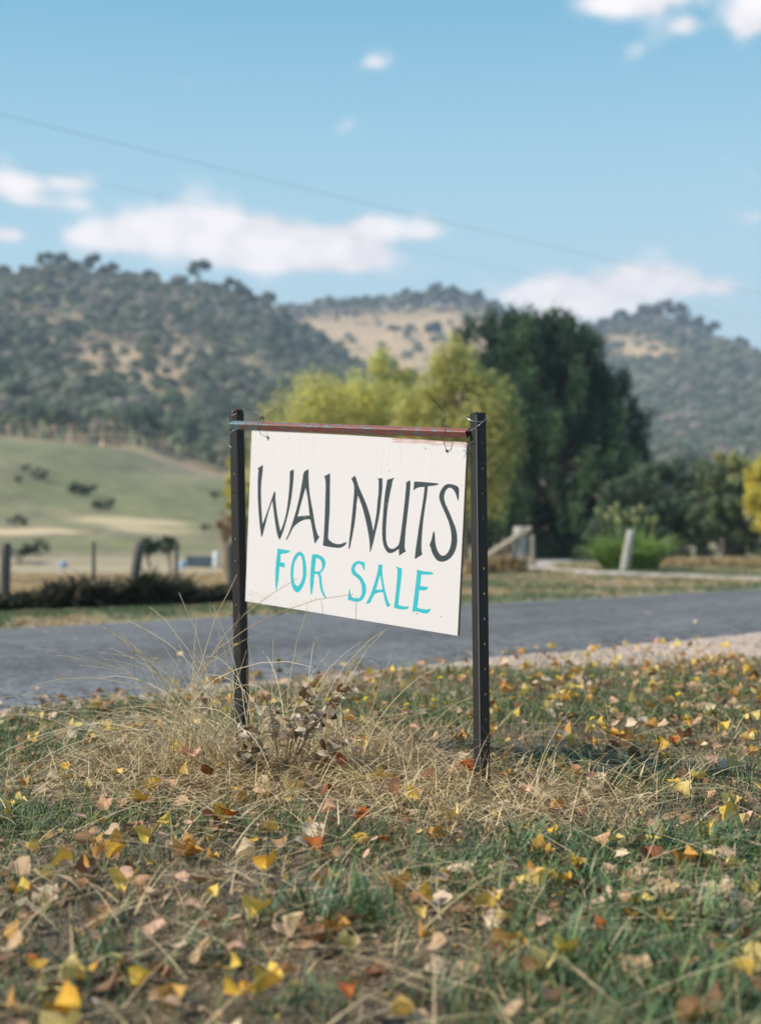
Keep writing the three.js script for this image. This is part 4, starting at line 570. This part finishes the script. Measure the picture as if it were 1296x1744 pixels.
// trees that stand out on the skyline
{
  const kinds = [gum(101, 520), gum(103, 460, 0.8), gum(105, 560, 1.1)], mats = [[0.10, 0.135, 0.08], [0.13, 0.155, 0.09], [0.085, 0.12, 0.075]].map((c) => leafy({ vertexColors: true, color: rgb(...c), name: 'skyline_foliage' }));
  const put = (label, group, px, ridge, S, i) => { const k = kinds[i % 3], d = ridge, x = V(px, 500, d).x, t = thing('skyline_tree', label, 'tree', onLand(x, d), i * 1.7, group); part('trunk', k.trunk, paleBark, t); part('crown', k.crown, mats[i % 3], t); t.scale.setScalar(S); };
  [[8, 1], [40, 0.8], [78, 1.15], [104, 1.3], [130, 1.1], [155, 1.25], [186, 1.15], [215, 0.8], [250, 0.75], [300, 0.7], [372, 0.85], [398, 1.15], [418, 1.2], [440, 1.0], [462, 1.05], [490, 0.8], [520, 0.8]].forEach(([px, s], i) => put('gum tree on the crest of the long forested hill', 'gum trees along the long hill\'s crest', px, 640, s, i));
  put('round crowned gum standing highest above the long hill\'s crest', null, 341, 645, 1.5, 2);
  [[560, 0.9], [610, 1.0], [645, 1.0], [690, 1.5], [712, 1.3], [740, 1.5], [766, 1.5], [790, 1.4], [815, 1.3], [842, 1.1]].forEach(([px, s], i) => put('gum tree along the top of the bare tan hill', 'gum trees along the bare hill\'s top', px, 1000, s, i));
  [[1022, 1.6], [1056, 1.6], [1092, 1.9], [1108, 2.1], [1128, 2.0], [1150, 2.1], [1168, 2.0], [1188, 1.7], [1212, 1.9], [1236, 1.5], [1262, 1.5], [1288, 1.6]].forEach(([px, s], i) => put('tall hazy gum on the farther wooded ridge', 'tall gums on the farther ridge', px, 1000, s, i + 1));
  [[672, 578, 1.0], [700, 572, 0.9], [735, 584, 1.2]].forEach(([px, py, s], i) => { const [x, d] = hit(px, py, 300), k = kinds[i], t = thing('slope_tree', 'dark rounded tree on the bare tan slope', 'tree', onLand(x, d), i, 'dark trees on the bare slope'); part('trunk', k.trunk, paleBark, t); part('crown', k.crown, mats[2], t); t.scale.set(s * 1.4, s, s * 1.4); });
}
// power line on the far side of the lane
{
  const wood = timber([0.30, 0.25, 0.2]), cable = std([0.16, 0.17, 0.18], 0.6, { name: 'cable' }), ends = [[-24.5, 5.1], [16.5, 49]];
  for (const [x, d] of ends) { const b = onLand(x, d), p = thing('power_pole', 'timber power pole with crossarm at the roadside', 'pole', b, Math.atan2(41, 44), 'power poles along the lane'); part('pole', timberPost(8.3 - b[1], 0.14, 15), wood, p); part('crossarm', new THREE.BoxGeometry(1.4, 0.11, 0.09).translate(0, 7.85 - b[1], 0.17), wood, p); for (const s of [-0.12, 0.12]) part('insulator', new THREE.LatheGeometry([[0, 0], [0.03, 0], [0.05, 0.05], [0.035, 0.07], [0.05, 0.1], [0.03, 0.14], [0, 0.15]].map((q) => new THREE.Vector2(...q)), 10).translate(s, 7.905 - b[1], 0.17), std([0.5, 0.5, 0.5], 0.3, { name: 'porcelain' }), p); }
  const span = (label, h, off, rad) => { const a = v3(ends[0][0], h, -ends[0][1]), b = v3(ends[1][0], h, -ends[1][1]), n = v3(0.73, 0, 0.68).multiplyScalar(off), pts = []; for (let i = 0; i <= 16; i++) { const t = i / 16, p = a.clone().lerp(b, t).add(n); p.y -= 0.35 * 4 * t * (1 - t) - 0.3; pts.push(p); } top('power_cable', tubeOf(pts, rad, 5, 48), cable, label, 'cable', 'cables of the power line'); };
  span('upper power cable crossing the sky above the hills', 8.05, -0.12, 0.0019); span('twin of the upper power cable strung just below it', 7.98, 0.12, 0.0019); span('lower power cable strung well under the upper pair', 7.22, 0.0, 0.0019);
}
// ---------- plants and leaves at the sign's foot ----------
const strawStem = (c) => std(c, 0.7, { name: 'dry_stem' });
const stemMats = [strawStem([0.66, 0.53, 0.33]), strawStem([0.56, 0.43, 0.24]), strawStem([0.74, 0.63, 0.45]), strawStem([0.44, 0.33, 0.17])];
// a stalk that starts straight and arches over; optionally with a seed head
function stalk(bend, head, seed) {
  const r = RNG(seed), pts = [], rad = [], N = 10; for (let i = 0; i <= N; i++) { const t = i / N, a = bend * t * t; pts.push(v3((r() - 0.5) * 0.012, 0, 0).add(v3(Math.sin(a) * t * 0.9, t * Math.cos(a * 0.55), 0))); rad.push(0.0034 * (1 - 0.7 * t)); }
  const list = [limb(pts, rad, 4)];
  if (head) for (let i = 0; i < 22; i++) { const t = 0.72 + 0.28 * i / 22, p = pts[Math.min(N, Math.floor(t * N))].clone().lerp(pts[Math.min(N, Math.floor(t * N) + 1)] ?? pts[N], t * N % 1), s = 0.012 * (1.2 - t * 0.5), a = r() * 6.28; list.push(build([p.x, p.y, p.z, p.x + Math.cos(a) * s * 0.35, p.y + s * 0.8, p.z + Math.sin(a) * s * 0.35, p.x + Math.cos(a + 0.5) * s * 0.2, p.y + s * 1.6, p.z + Math.sin(a + 0.5) * s * 0.2], [0, 1, 2])); }
  return merge(list);
}
const stalks = [0.12, 0.35, 0.7, 1.3].map((b, i) => stalk(b, false, i + 1)), headed = [0.2, 0.6, 1.2, 2.0].map((b, i) => stalk(b, true, i + 20));
const dryLeaf = leafy({ vertexColors: true, roughness: 0.75, name: 'dry_blades' }, 0.15);
function dryClump(label, x, d, specs, blades, seed, spread) {
  const r = RNG(seed), base = onLand(x, d), t = thing('dry_grass_clump', label, 'grass clump', base, 0, 'dry grass clumps at the sign posts');
  for (const [dx, dz, L, lean, side, kind, tilt] of specs) { const m = part('stalk', (kind > 3 ? headed[kind - 4] : stalks[kind]), pick(stemMats, r), t); m.position.set(dx, -0.01, dz); m.scale.set(L * 0.9 + 0.1, L, L * 0.9 + 0.1); m.rotation.order = 'YXZ'; m.rotation.set(0, side, -lean); if (tilt) m.rotation.x = tilt; }
  const g = []; for (let i = 0; i < blades; i++) { const b = i % 3 ? blade(0.7 + 1.2 * r(), 0.5, 5) : blade(2.2, 0.5, 6), L = 0.12 + 0.26 * r() * r() + 0.06, a = r() * 6.283; b.scale(0.003 + 0.0022 * r(), L, L); b.rotateX(0.3 + 0.9 * r()); b.rotateY(a); const q = Math.sqrt(r()) * spread, e = r() * 6.283; b.translate(Math.cos(e) * q, 0, Math.sin(e) * q * 0.7); const c = jig(pick(strawTones, r), r), n = b.attributes.position.count, col = []; for (let k = 0; k < n; k++) col.push(...c); b.setAttribute('color', new THREE.Float32BufferAttribute(col, 3)); g.push(b); }
  tag(part('blades', merge(g), dryLeaf, t), null, null, null, 'stuff'); return t;
}
{
  const r = RNG(111), fan = (n, x0, x1, z0, z1, L0, L1, lean0, lean1, side0, side1) => { const out = []; for (let i = 0; i < n; i++) out.push([lerp(x0, x1, r()), lerp(z0, z1, r()), lerp(L0, L1, r()), lerp(lean0, lean1, r()), lerp(side0, side1, r()), r() < 0.25 ? 4 + Math.floor(r() * 4) : Math.floor(r() * 4)]); return out; };
  // stalks sweeping to the left from the foot of the far post
  dryClump('tall dry grass clump arching away from the bent topped post', -0.50, 4.98, [...fan(44, -0.14, 0.10, -0.12, 0.12, 0.32, 0.62, 0.1, 0.85, 2.2, 4.0), ...fan(80, -0.24, 0.26, -0.15, 0.15, 0.28, 0.64, 0.0, 0.5, 0, 6.28),
    [-0.16, 0.02, 0.72, 0.02, 0.3, 5], [-0.15, 0.0, 0.70, 0.05, 0.2, 4], [-0.19, 0.05, 0.74, -0.06, 0.1, 6], [-0.14, 0.03, 0.58, 0.14, 3.2, 4], [-0.10, 0.0, 0.50, 0.12, 3.0, 5], [0.06, 0.1, 0.66, 0.62, 3.14, 0], [0.30, 0.0, 0.52, 0.18, 0.4, 4], [0.02, 0.05, 0.42, 0.3, 0.3, 5]], 700, 112, 0.30);
  dryClump('bleached dry grass clump under the middle of the sign', -0.14, 5.02, [...fan(40, -0.25, 0.25, -0.15, 0.15, 0.2, 0.46, 0.0, 0.9, 0, 6.28), [-0.10, 0.06, 0.60, 0.30, 0.0, 4], [0.02, 0.05, 0.58, 0.12, 3.1, 0], [0.06, 0.06, 0.56, 0.28, 0.1, 5], [0.09, 0.0, 0.44, 0.04, 0.2, 4], [-0.02, 0.0, 0.40, 0.05, 1, 4]], 620, 114, 0.34);
  dryClump('flattened dry grass clump round the punched post\'s foot', 0.22, 4.55, [...fan(34, -0.3, 0.35, -0.12, 0.2, 0.14, 0.36, 0.9, 1.45, 0, 6.28), [0.22, 0.05, 0.34, 0.35, 0.3, 0], [-0.02, 0.05, 0.30, 0.1, 2.9, 1]], 360, 116, 0.36);
  dryClump('thin dry grass clump leaning over the edge of the lane', -0.86, 5.35, [...fan(26, -0.15, 0.3, -0.15, 0.15, 0.25, 0.52, 0.1, 0.85, 2.4, 3.9)], 320, 118, 0.26);
  dryClump('wispy dry grass clump right of the punched post among yellow flowers', 0.72, 4.75, [...fan(16, -0.25, 0.25, -0.15, 0.15, 0.16, 0.36, 0.3, 1.3, 0, 6.28), [-0.22, 0, 0.36, 0.45, 0.15, 4]], 260, 120, 0.34);
}
// a leaf with a heart-shaped blade, toothed rim, fold and curl; about 1 m across until scaled
function fallenLeaf(seed) {
  const r = RNG(seed), N = 9, pos = [], uv = [], idx = [], fold = (r() - 0.3) * 2.0, curlY = (r() - 0.4) * 2.8, twist = (r() - 0.5) * 1.8, wob = r() * 6;
  const W = (t) => 0.52 * Math.pow(Math.sin(Math.PI * Math.pow(t, 0.62)), 0.8) * (1 + 0.07 * ((Math.floor(t * 40) % 2) * 2 - 1));
  for (let j = 0; j <= N; j++) { const t = j / N; for (let i = -2; i <= 2; i++) { const e = i / 2, w = W(clamp(t, 0.015, 0.985)); let x = e * w, y = Math.abs(e) * w * fold + 0.06 * Math.sin(wob + t * 7 + e * 3) * Math.abs(e), z = t - 0.5 + (t < 0.12 ? -Math.abs(e) * 0.08 : 0); const a = curlY * (t - 0.35), zz = z, cy = y + (1 - Math.cos(a)) * 0.45 * Math.sign(curlY); z = zz * Math.cos(a * 0.5); const tw = twist * (t - 0.5); pos.push(x * Math.cos(tw) - cy * Math.sin(tw), x * Math.sin(tw) + cy * Math.cos(tw), z); uv.push(e * 0.5 + 0.5, t); } }
  for (let j = 0; j < N; j++) for (let i = 0; i < 4; i++) { const a = j * 5 + i, b = a + 5; idx.push(a, b, a + 1, a + 1, b, b + 1); }
  // leaf stalk
  const o = pos.length / 3, s = (r() - 0.5) * 0.4, y0 = pos[2 * 3 + 1]; for (let k = 0; k <= 3; k++) { const t = k / 3; pos.push(s * t * t - 0.014, y0 + 0.1 * t * t, -0.5 - 0.42 * t, s * t * t + 0.014, y0 + 0.1 * t * t + 0.012, -0.5 - 0.42 * t); uv.push(0.5, 0.02, 0.5, 0.02); }
  for (let k = 0; k < 3; k++) { const a = o + k * 2; idx.push(a, a + 1, a + 2, a + 1, a + 3, a + 2); }
  return build(pos, idx, { uv });
}
const leafShapes = Array.from({ length: 12 }, (_, i) => fallenLeaf(200 + i * 7));
function leafTexture(base, spot, edge, seed) { return tex(128, 128, (x, y) => { const u = x / 127 - 0.5, v = y / 127, n = fbm(x * 0.05 + seed, y * 0.05, 4), m = fbm(x * 0.2 + seed, y * 0.2, 3), vein = Math.min(Math.abs(u), Math.abs((v - Math.abs(u) * 0.9) * 7 % 1 - 0.5) * 0.12 + 0.004) < 0.012 ? 1 : 0; let c = mix3(base, edge, sstep(0.28, 0.5, Math.abs(u) + (n - 0.5) * 0.5)); c = mix3(c, spot, sstep(0.60, 0.74, m)); c = mix3(c, [c[0] * 1.12, c[1] * 1.1, c[2] * 1.05], vein); const k = 0.86 + 0.28 * n; return [c[0] * k, c[1] * k, c[2] * k]; }, true); }
const leafKinds = [
  ['yellow', [216, 172, 58], [168, 112, 40], [206, 150, 52]], ['pale yellow', [222, 194, 112], [176, 138, 70], [206, 168, 96]], ['tan', [205, 160, 122], [150, 104, 74], [190, 140, 104]], ['pinkish tan', [214, 172, 146], [172, 124, 100], [200, 150, 124]],
  ['brown', [136, 84, 48], [88, 52, 32], [112, 66, 38]], ['orange brown', [190, 104, 36], [124, 62, 26], [166, 86, 32]], ['cream', [226, 206, 170], [190, 160, 118], [214, 186, 146]]].map(([n, a, b, c], i) => [n, leafy({ map: leafTexture(a, b, c, i * 13), roughness: 0.7, color: rgb(1, 1, 1), name: n.replace(' ', '_') + '_leaf' }, 0.25)]);
{
  const r = RNG(303), rest = []; let count = 0;
  const lay = (x, d, k, size, lift = 0, stand = 0) => { const S = size * (0.62 + 0.22 * r()) * (d < 3.2 ? 0.78 : 1), m = top('fallen_leaf', pick(leafShapes, r), leafKinds[k][1], leafKinds[k][0] + ' fallen leaf lying on the ' + (offRoad(x, d) < 0 ? 'asphalt' : 'grass verge'), 'leaf', leafKinds[k][0] + ' fallen leaves on the ' + (offRoad(x, d) < 0 ? 'lane' : 'verge')); m.rotation.order = 'YXZ'; m.rotation.set((r() - 0.5) * 0.9 - stand, r() * 6.283, (r() - 0.5) * 0.9 + (r() < 0.2 ? 3.1 : 0)); m.scale.set(S, S, S); m.position.set(x, (offRoad(x, d) < 0 ? 0.035 : land(x, -d) + 0.032 + 0.018 * r() + 0.06 * dryPatch(x, d)) + lift, -d); count++; };
  const put = (px, py, k, size = 0.055, stand = 0) => { const d = FPX * (EYE - 0.03) / (py - 920), x = (px - 648) / FPX * d; lay(x, d, k, size, 0.006, stand); };
  // the ones that show most
  [[118, 1318, 0], [300, 1302, 1, 0.075, 0.7], [330, 1318, 3, 0.07], [318, 1256, 6, 0.05, 0.9], [375, 1343, 0, 0.06], [352, 1342, 4, 0.06, 0.9], [240, 1380, 0], [200, 1345, 1], [385, 1397, 5, 0.065, 0.9], [360, 1402, 4, 0.06], [326, 1403, 3, 0.045], [432, 1450, 0, 0.06, 1.0], [462, 1505, 0, 0.065, 0.6], [405, 1368, 0, 0.045], [655, 1447, 5, 0.065, 0.5], [682, 1383, 2, 0.075, 1.1], [600, 1406, 3, 0.07], [618, 1409, 5, 0.05], [612, 1432, 0, 0.06], [560, 1395, 3, 0.05], [733, 1542, 0, 0.08, 0.9], [722, 1572, 1, 0.06], [510, 1594, 6, 0.065, 1.0], [486, 1668, 2, 0.07, 0.5], [600, 1698, 5, 0.08], [640, 1655, 4, 0.07], [600, 1652, 4, 0.06], [400, 1688, 0, 0.075, 0.5], [422, 1690, 0, 0.05], [688, 1722, 1, 0.06], [400, 1734, 6, 0.08, 0.5], [868, 1462, 4, 0.055, 0.9], [868, 1478, 3, 0.06, 0.6], [985, 1354, 2, 0.06, 0.6], [1008, 1354, 3, 0.055, 0.8], [940, 1394, 6, 0.06], [1055, 1466, 6, 0.055], [1050, 1440, 1, 0.05, 0.6], [940, 1434, 0, 0.04], [1125, 1455, 2, 0.055], [1145, 1348, 0, 0.06], [1095, 1548, 1, 0.075], [1060, 1532, 2, 0.06], [1030, 1530, 4, 0.06], [1075, 1575, 0, 0.06], [922, 1588, 3, 0.05], [1000, 1563, 2, 0.06], [1170, 1595, 3, 0.05], [870, 1525, 2, 0.06], [890, 1522, 1, 0.055], [915, 1515, 1, 0.05], [965, 1522, 0, 0.05], [985, 1480, 0, 0.05], [150, 1660, 0, 0.075], [65, 1658, 0, 0.06], [205, 1637, 1, 0.06], [180, 1615, 2, 0.07], [270, 1590, 3, 0.075], [305, 1512, 3, 0.06], [145, 1500, 4, 0.06, 0.8], [60, 1522, 2, 0.05], [60, 1460, 1, 0.05], [140, 1395, 3, 0.06], [110, 1725, 0, 0.1], [285, 1655, 2, 0.06], [555, 1370, 4, 0.06], [845, 1170, 6, 0.09, 0.8], [830, 1185, 0, 0.06], [900, 1195, 2, 0.07], [1080, 1195, 1, 0.08, 1.1], [985, 1142, 1, 0.07], [1230, 1145, 2, 0.08], [1095, 1145, 5, 0.07], [240, 1205, 4, 0.06], [230, 1250, 2, 0.055], [100, 1245, 3, 0.06], [60, 1215, 1, 0.06], [160, 1205, 1, 0.06],
    [81, 1078, 6, 0.06], [125, 1100, 6, 0.06], [305, 1118, 6, 0.07], [105, 1155, 6, 0.06], [66, 1175, 3, 0.06], [1270, 1022, 2, 0.13], [1100, 1048, 3, 0.08], [1275, 1058, 6, 0.07], [1180, 1062, 6, 0.07], [1115, 1094, 3, 0.07], [940, 1098, 6, 0.07], [1038, 1030, 6, 0.07]].forEach((a) => put(...a));
  const weights = [0, 0, 1, 1, 2, 2, 2, 3, 3, 3, 3, 4, 4, 5, 6, 6];
  for (let i = 0; i < 9000 && count < 300; i++) { const [x, d] = inVerge(r); if (!nearSide(x, d) || Math.abs(x) > 0.27 * d + 0.1 || offRoad(x, d) < 0.02 || r() < 0.8 * gravel(x, d) || r() < 0.35 * dryPatch(x, d)) continue; lay(x, d, pick(weights, r), 0.046 + 0.028 * r(), 0, r() < 0.3 ? 0.7 : 0); }
  for (let i = 0; i < 40000 && rest.length < 2700; i++) { const [x, d] = inVerge(r); if (!nearSide(x, d) || offRoad(x, d) < -0.3 || r() < 0.7 * gravel(x, d) || r() > 0.35 + 1.3 * sstep(0.4, 0.65, fbm(x * 2.1 + 8, d * 2.1, 3))) continue; const S = 0.03 + 0.03 * r(); rest.push([x, land(x, -d) + 0.022 + 0.02 * r(), -d, r() * 6.3, (r() - 0.5) * 1.4, (r() - 0.5) * 1.4, S, S, S, ...jig(pick([[0.42, 0.24, 0.13], [0.26, 0.13, 0.06], [0.34, 0.19, 0.09], [0.22, 0.12, 0.06]], r), r)]); }
  const tanList = [], goldList = []; for (let i = rest.length - 1; i >= 0; i--) { const q = r(); if (q < 0.42) { const a = rest.splice(i, 1)[0]; a.splice(9, 3, ...jig(pick([[0.58, 0.39, 0.25], [0.66, 0.49, 0.34], [0.52, 0.34, 0.2]], r), r)); tanList.push(a); } else if (q < 0.62) { const a = rest.splice(i, 1)[0]; a.splice(9, 3, ...jig(pick([[0.70, 0.48, 0.09], [0.56, 0.30, 0.07], [0.72, 0.55, 0.2]], r), r)); goldList.push(a); } }
  const litterMat = leafy({ roughness: 0.75, name: 'leaf_litter' }, 0.25);
  scatter('brown_leaf_litter', leafShapes[1], litterMat, rest, 'scattered small brown dead leaves among the grass', 'leaf litter');
  scatter('tan_leaf_litter', leafShapes[5], litterMat, tanList, 'scattered small tan dead leaves among the grass', 'leaf litter');
  scatter('golden_leaf_litter', leafShapes[8], litterMat, goldList, 'scattered small golden dead leaves among the grass', 'leaf litter');
}
// yellow hawkweed flowers on thin stems
{
  const r = RNG(404), petals = []; for (let k = 0; k < 3; k++) for (let i = 0; i < 13; i++) { const a = i / 13 * 6.283 + k * 0.25, R = 1 - k * 0.28, lift = 0.12 + k * 0.22, w = 0.17; petals.push(build([0, 0.02, 0, Math.cos(a - w) * R * 0.8, lift * 0.8, Math.sin(a - w) * R * 0.8, Math.cos(a) * R, lift, Math.sin(a) * R, Math.cos(a + w) * R * 0.8, lift * 0.8, Math.sin(a + w) * R * 0.8], [0, 1, 2, 0, 2, 3])); }
  const bloom = merge(petals), cup = new THREE.ConeGeometry(0.42, 0.7, 7).rotateX(Math.PI).translate(0, -0.3, 0), yellow = leafy({ color: rgb(0.78, 0.60, 0.02), roughness: 0.6, name: 'yellow_petals' }, 0.25), green = std([0.09, 0.13, 0.05], 0.8, { name: 'green_stem' });
  const stems = [0, 1, 2].map((k) => limb([v3(0, 0, 0), v3(0.03 * (k - 1), 0.5, 0.02), v3(0.08 * (k - 1), 1, 0.03)], [0.0012, 0.001, 0.0009].map((q) => q * 7), 4));
  const proto = (x, d, h, label) => { const k = Math.floor(r() * 3), f = thing('yellow_flower', label, 'flower', onLand(x, d, -0.004), r() * 6.283, 'yellow flowers in the verge'), s = part('stem', stems[k], green, f); s.scale.set(0.12, h, 0.12); const S = 0.010 + 0.004 * r(), b = part('bloom', bloom, yellow, f); b.position.set(0.08 * (k - 1) * 0.12, h, 0.03 * 0.12); b.rotation.set((r() - 0.3) * 1.1, 0, (r() - 0.3) * 1.1); b.scale.setScalar(S); const c = part('calyx', cup, green, f); c.position.copy(b.position); c.rotation.copy(b.rotation); c.scale.setScalar(S); };
  const right = 'small yellow flower in the verge right of the punched post', mid = 'small yellow flower in grass between the sign posts', left = 'small yellow flower standing beside the bent topped post';
  for (const [px, py, d, l] of [[230, 1109, 5.6, left], [267, 1121, 5.5, left], [397, 1097, 5.2, left], [396, 1141, 5.1, left], [379, 1151, 5.1, left], [476, 1123, 5.4, mid], [556, 1190, 5.6, mid], [575, 1189, 5.6, mid], [612, 1196, 5.7, mid], [598, 1158, 5.9, mid], [622, 1188, 5.8, mid], [656, 1205, 5.6, mid], [693, 1198, 5.9, mid], [685, 1207, 5.6, mid], [704, 1182, 6.2, mid], [733, 1190, 6.0, mid], [757, 1197, 5.9, mid], [740, 1204, 5.8, mid], [772, 1248, 5.4, mid]]) { const p = V(px, py, d), h = Math.max(0.04, p.y - land(p.x, -d)); proto(p.x, d, h, l); }
  let n = 0; for (let i = 0; i < 2000 && n < 78; i++) { const d = 4.5 + r() * 5.2, x = r() * (0.28 * d) + 0.25; if (!nearSide(x, d) || offRoad(x, d) < 0.4 || r() < 0.85 * gravel(x, d)) continue; proto(x, d, 0.08 + 0.11 * r(), right); n++; }
}
// the withered weed under the sign's low end
{
  const r = RNG(505), t = thing('withered_weed', 'withered brown weed with curled leaves beside the bent topped post', 'weed', onLand(-0.33, 4.86)), stem = std([0.25, 0.18, 0.11], 0.9, { name: 'weed_stem' }), mats = [leafy({ color: rgb(0.44, 0.33, 0.21), name: 'withered_leaf' }, 0.2), leafy({ color: rgb(0.64, 0.54, 0.42), name: 'bleached_leaf' }, 0.2), leafy({ color: rgb(0.20, 0.13, 0.075), name: 'dark_leaf' }, 0.15)];
  const dirs = [[-0.12, 0.20, 0.03], [-0.04, 0.26, -0.02], [0.06, 0.24, 0.04], [0.16, 0.26, 0.0], [0.24, 0.33, 0.02], [-0.14, 0.12, 0.06], [0.20, 0.15, 0.06], [0.10, 0.30, -0.03]];
  dirs.forEach((q, i) => { const b = v3(...q), a = v3(q[0] * 0.4, q[1] * 0.55, q[2] * 0.4 + 0.02), s = part('stem', limb([v3(0, -0.02, 0), a, b], [0.0042, 0.003, 0.0016], 5), stem, t); const n = 20; for (let k = 0; k < n; k++) { const u = 0.35 + 0.65 * (k + r()) / n, p = v3(0, 0, 0).lerp(a, Math.min(1, u * 1.6)).lerp(b, u), m = part('leaf', pick(leafShapes, r), pick(i > 3 ? [mats[0], mats[2], mats[0], mats[1]] : [mats[0], mats[1], mats[1], mats[2]], r), t), S = 0.02 + 0.018 * r(); m.position.copy(p).add(v3((r() - 0.5) * 0.05, (r() - 0.6) * 0.03, (r() - 0.5) * 0.05)); m.rotation.set(r() * 6, r() * 6, r() * 6); m.scale.set(S * 0.7, S * 1.4, S); } });
}
// tufts of fresh green grass
const tuftMat = leafy({ vertexColors: true, roughness: 0.5, specularIntensity: 0.7, name: 'tuft_grass' }, 0.3);
{
  const r = RNG(606), tones = [[0.125, 0.215, 0.075], [0.10, 0.185, 0.08], [0.18, 0.25, 0.08], [0.07, 0.13, 0.06]];
  const tuft = (label, px, py, n, L0, spreadX, w, lean = 0.5) => { n = Math.round(n * 1.5); const d = FPX * EYE / (py - 920), x = (px - 648) / FPX * d, g = []; for (let i = 0; i < n; i++) { const b = blade(0.5 + 1.3 * r() * r(), 0.45, 6), L = L0 * (0.45 + 0.75 * r()), a = r() * 6.283, q = Math.sqrt(r()); b.scale(w * (0.6 + 0.7 * r()), L, L); b.rotateX(0.08 + lean * r()); b.rotateY(a); b.translate(Math.cos(a * 1.7) * q * spreadX, 0, Math.sin(a * 1.7) * q * spreadX * 0.6); const c = jig(r() < 0.08 ? [0.4, 0.33, 0.2] : pick(tones, r), r, 0.4), m = b.attributes.position.count, col = []; for (let k = 0; k < m; k++) col.push(...c); b.setAttribute('color', new THREE.Float32BufferAttribute(col, 3)); g.push(b); } const t = top('grass_tuft', merge(g), tuftMat, label, 'grass', 'green grass tufts'); t.position.set(...onLand(x, d, -0.005)); };
  tuft('large blue green grass tuft in front of the hanging sign', 560, 1585, 95, 0.15, 0.15, 0.007);
  for (const a of [[705, 1500, 30, 0.11, 0.07, 0.005], [805, 1490, 26, 0.10, 0.06, 0.004], [905, 1465, 24, 0.15, 0.06, 0.009, 0.8], [960, 1500, 26, 0.12, 0.08, 0.006], [1010, 1520, 26, 0.11, 0.08, 0.005], [1130, 1450, 22, 0.15, 0.07, 0.008, 0.9], [1235, 1460, 22, 0.15, 0.08, 0.008, 0.9], [1000, 1640, 44, 0.12, 0.11, 0.006], [890, 1680, 40, 0.12, 0.10, 0.006], [1110, 1660, 46, 0.12, 0.12, 0.006], [1210, 1600, 40, 0.13, 0.12, 0.006], [1240, 1710, 44, 0.12, 0.12, 0.006], [780, 1700, 30, 0.11, 0.10, 0.005], [170, 1660, 22, 0.15, 0.09, 0.009, 0.9], [360, 1640, 22, 0.12, 0.09, 0.005], [60, 1720, 26, 0.12, 0.10, 0.006], [520, 1720, 22, 0.10, 0.08, 0.005], [60, 1560, 20, 0.09, 0.07, 0.004], [420, 1450, 18, 0.09, 0.05, 0.003], [250, 1470, 22, 0.08, 0.07, 0.004], [640, 1440, 16, 0.09, 0.05, 0.003]]) tuft('fresh green grass tuft in the leafy verge', ...a);
  // dark weed rosettes
  for (const [px, py] of [[1095, 1275], [1140, 1268], [1125, 1365], [1060, 1215], [980, 1170], [240, 1190], [690, 1190], [870, 1330]]) { const d = FPX * EYE / (py - 920), x = (px - 648) / FPX * d, g = []; for (let i = 0; i < 14; i++) { const b = blade(1.3 + 0.6 * r(), 0.35, 5), L = 0.05 + 0.05 * r(); b.scale(0.016, L, L); b.rotateX(0.5 + 0.6 * r()); b.rotateY(i * 2.4); const c = jig([0.05, 0.085, 0.05], r, 0.4), m = b.attributes.position.count, col = []; for (let k = 0; k < m; k++) col.push(...c); b.setAttribute('color', new THREE.Float32BufferAttribute(col, 3)); g.push(b); } const t = top('weed_rosette', merge(g), tuftMat, 'dark broad leaved weed rosette among straw and leaves', 'weed', 'weed rosettes in the verge'); t.position.set(...onLand(x, d)); }
}
renderer.render(scene, camera);
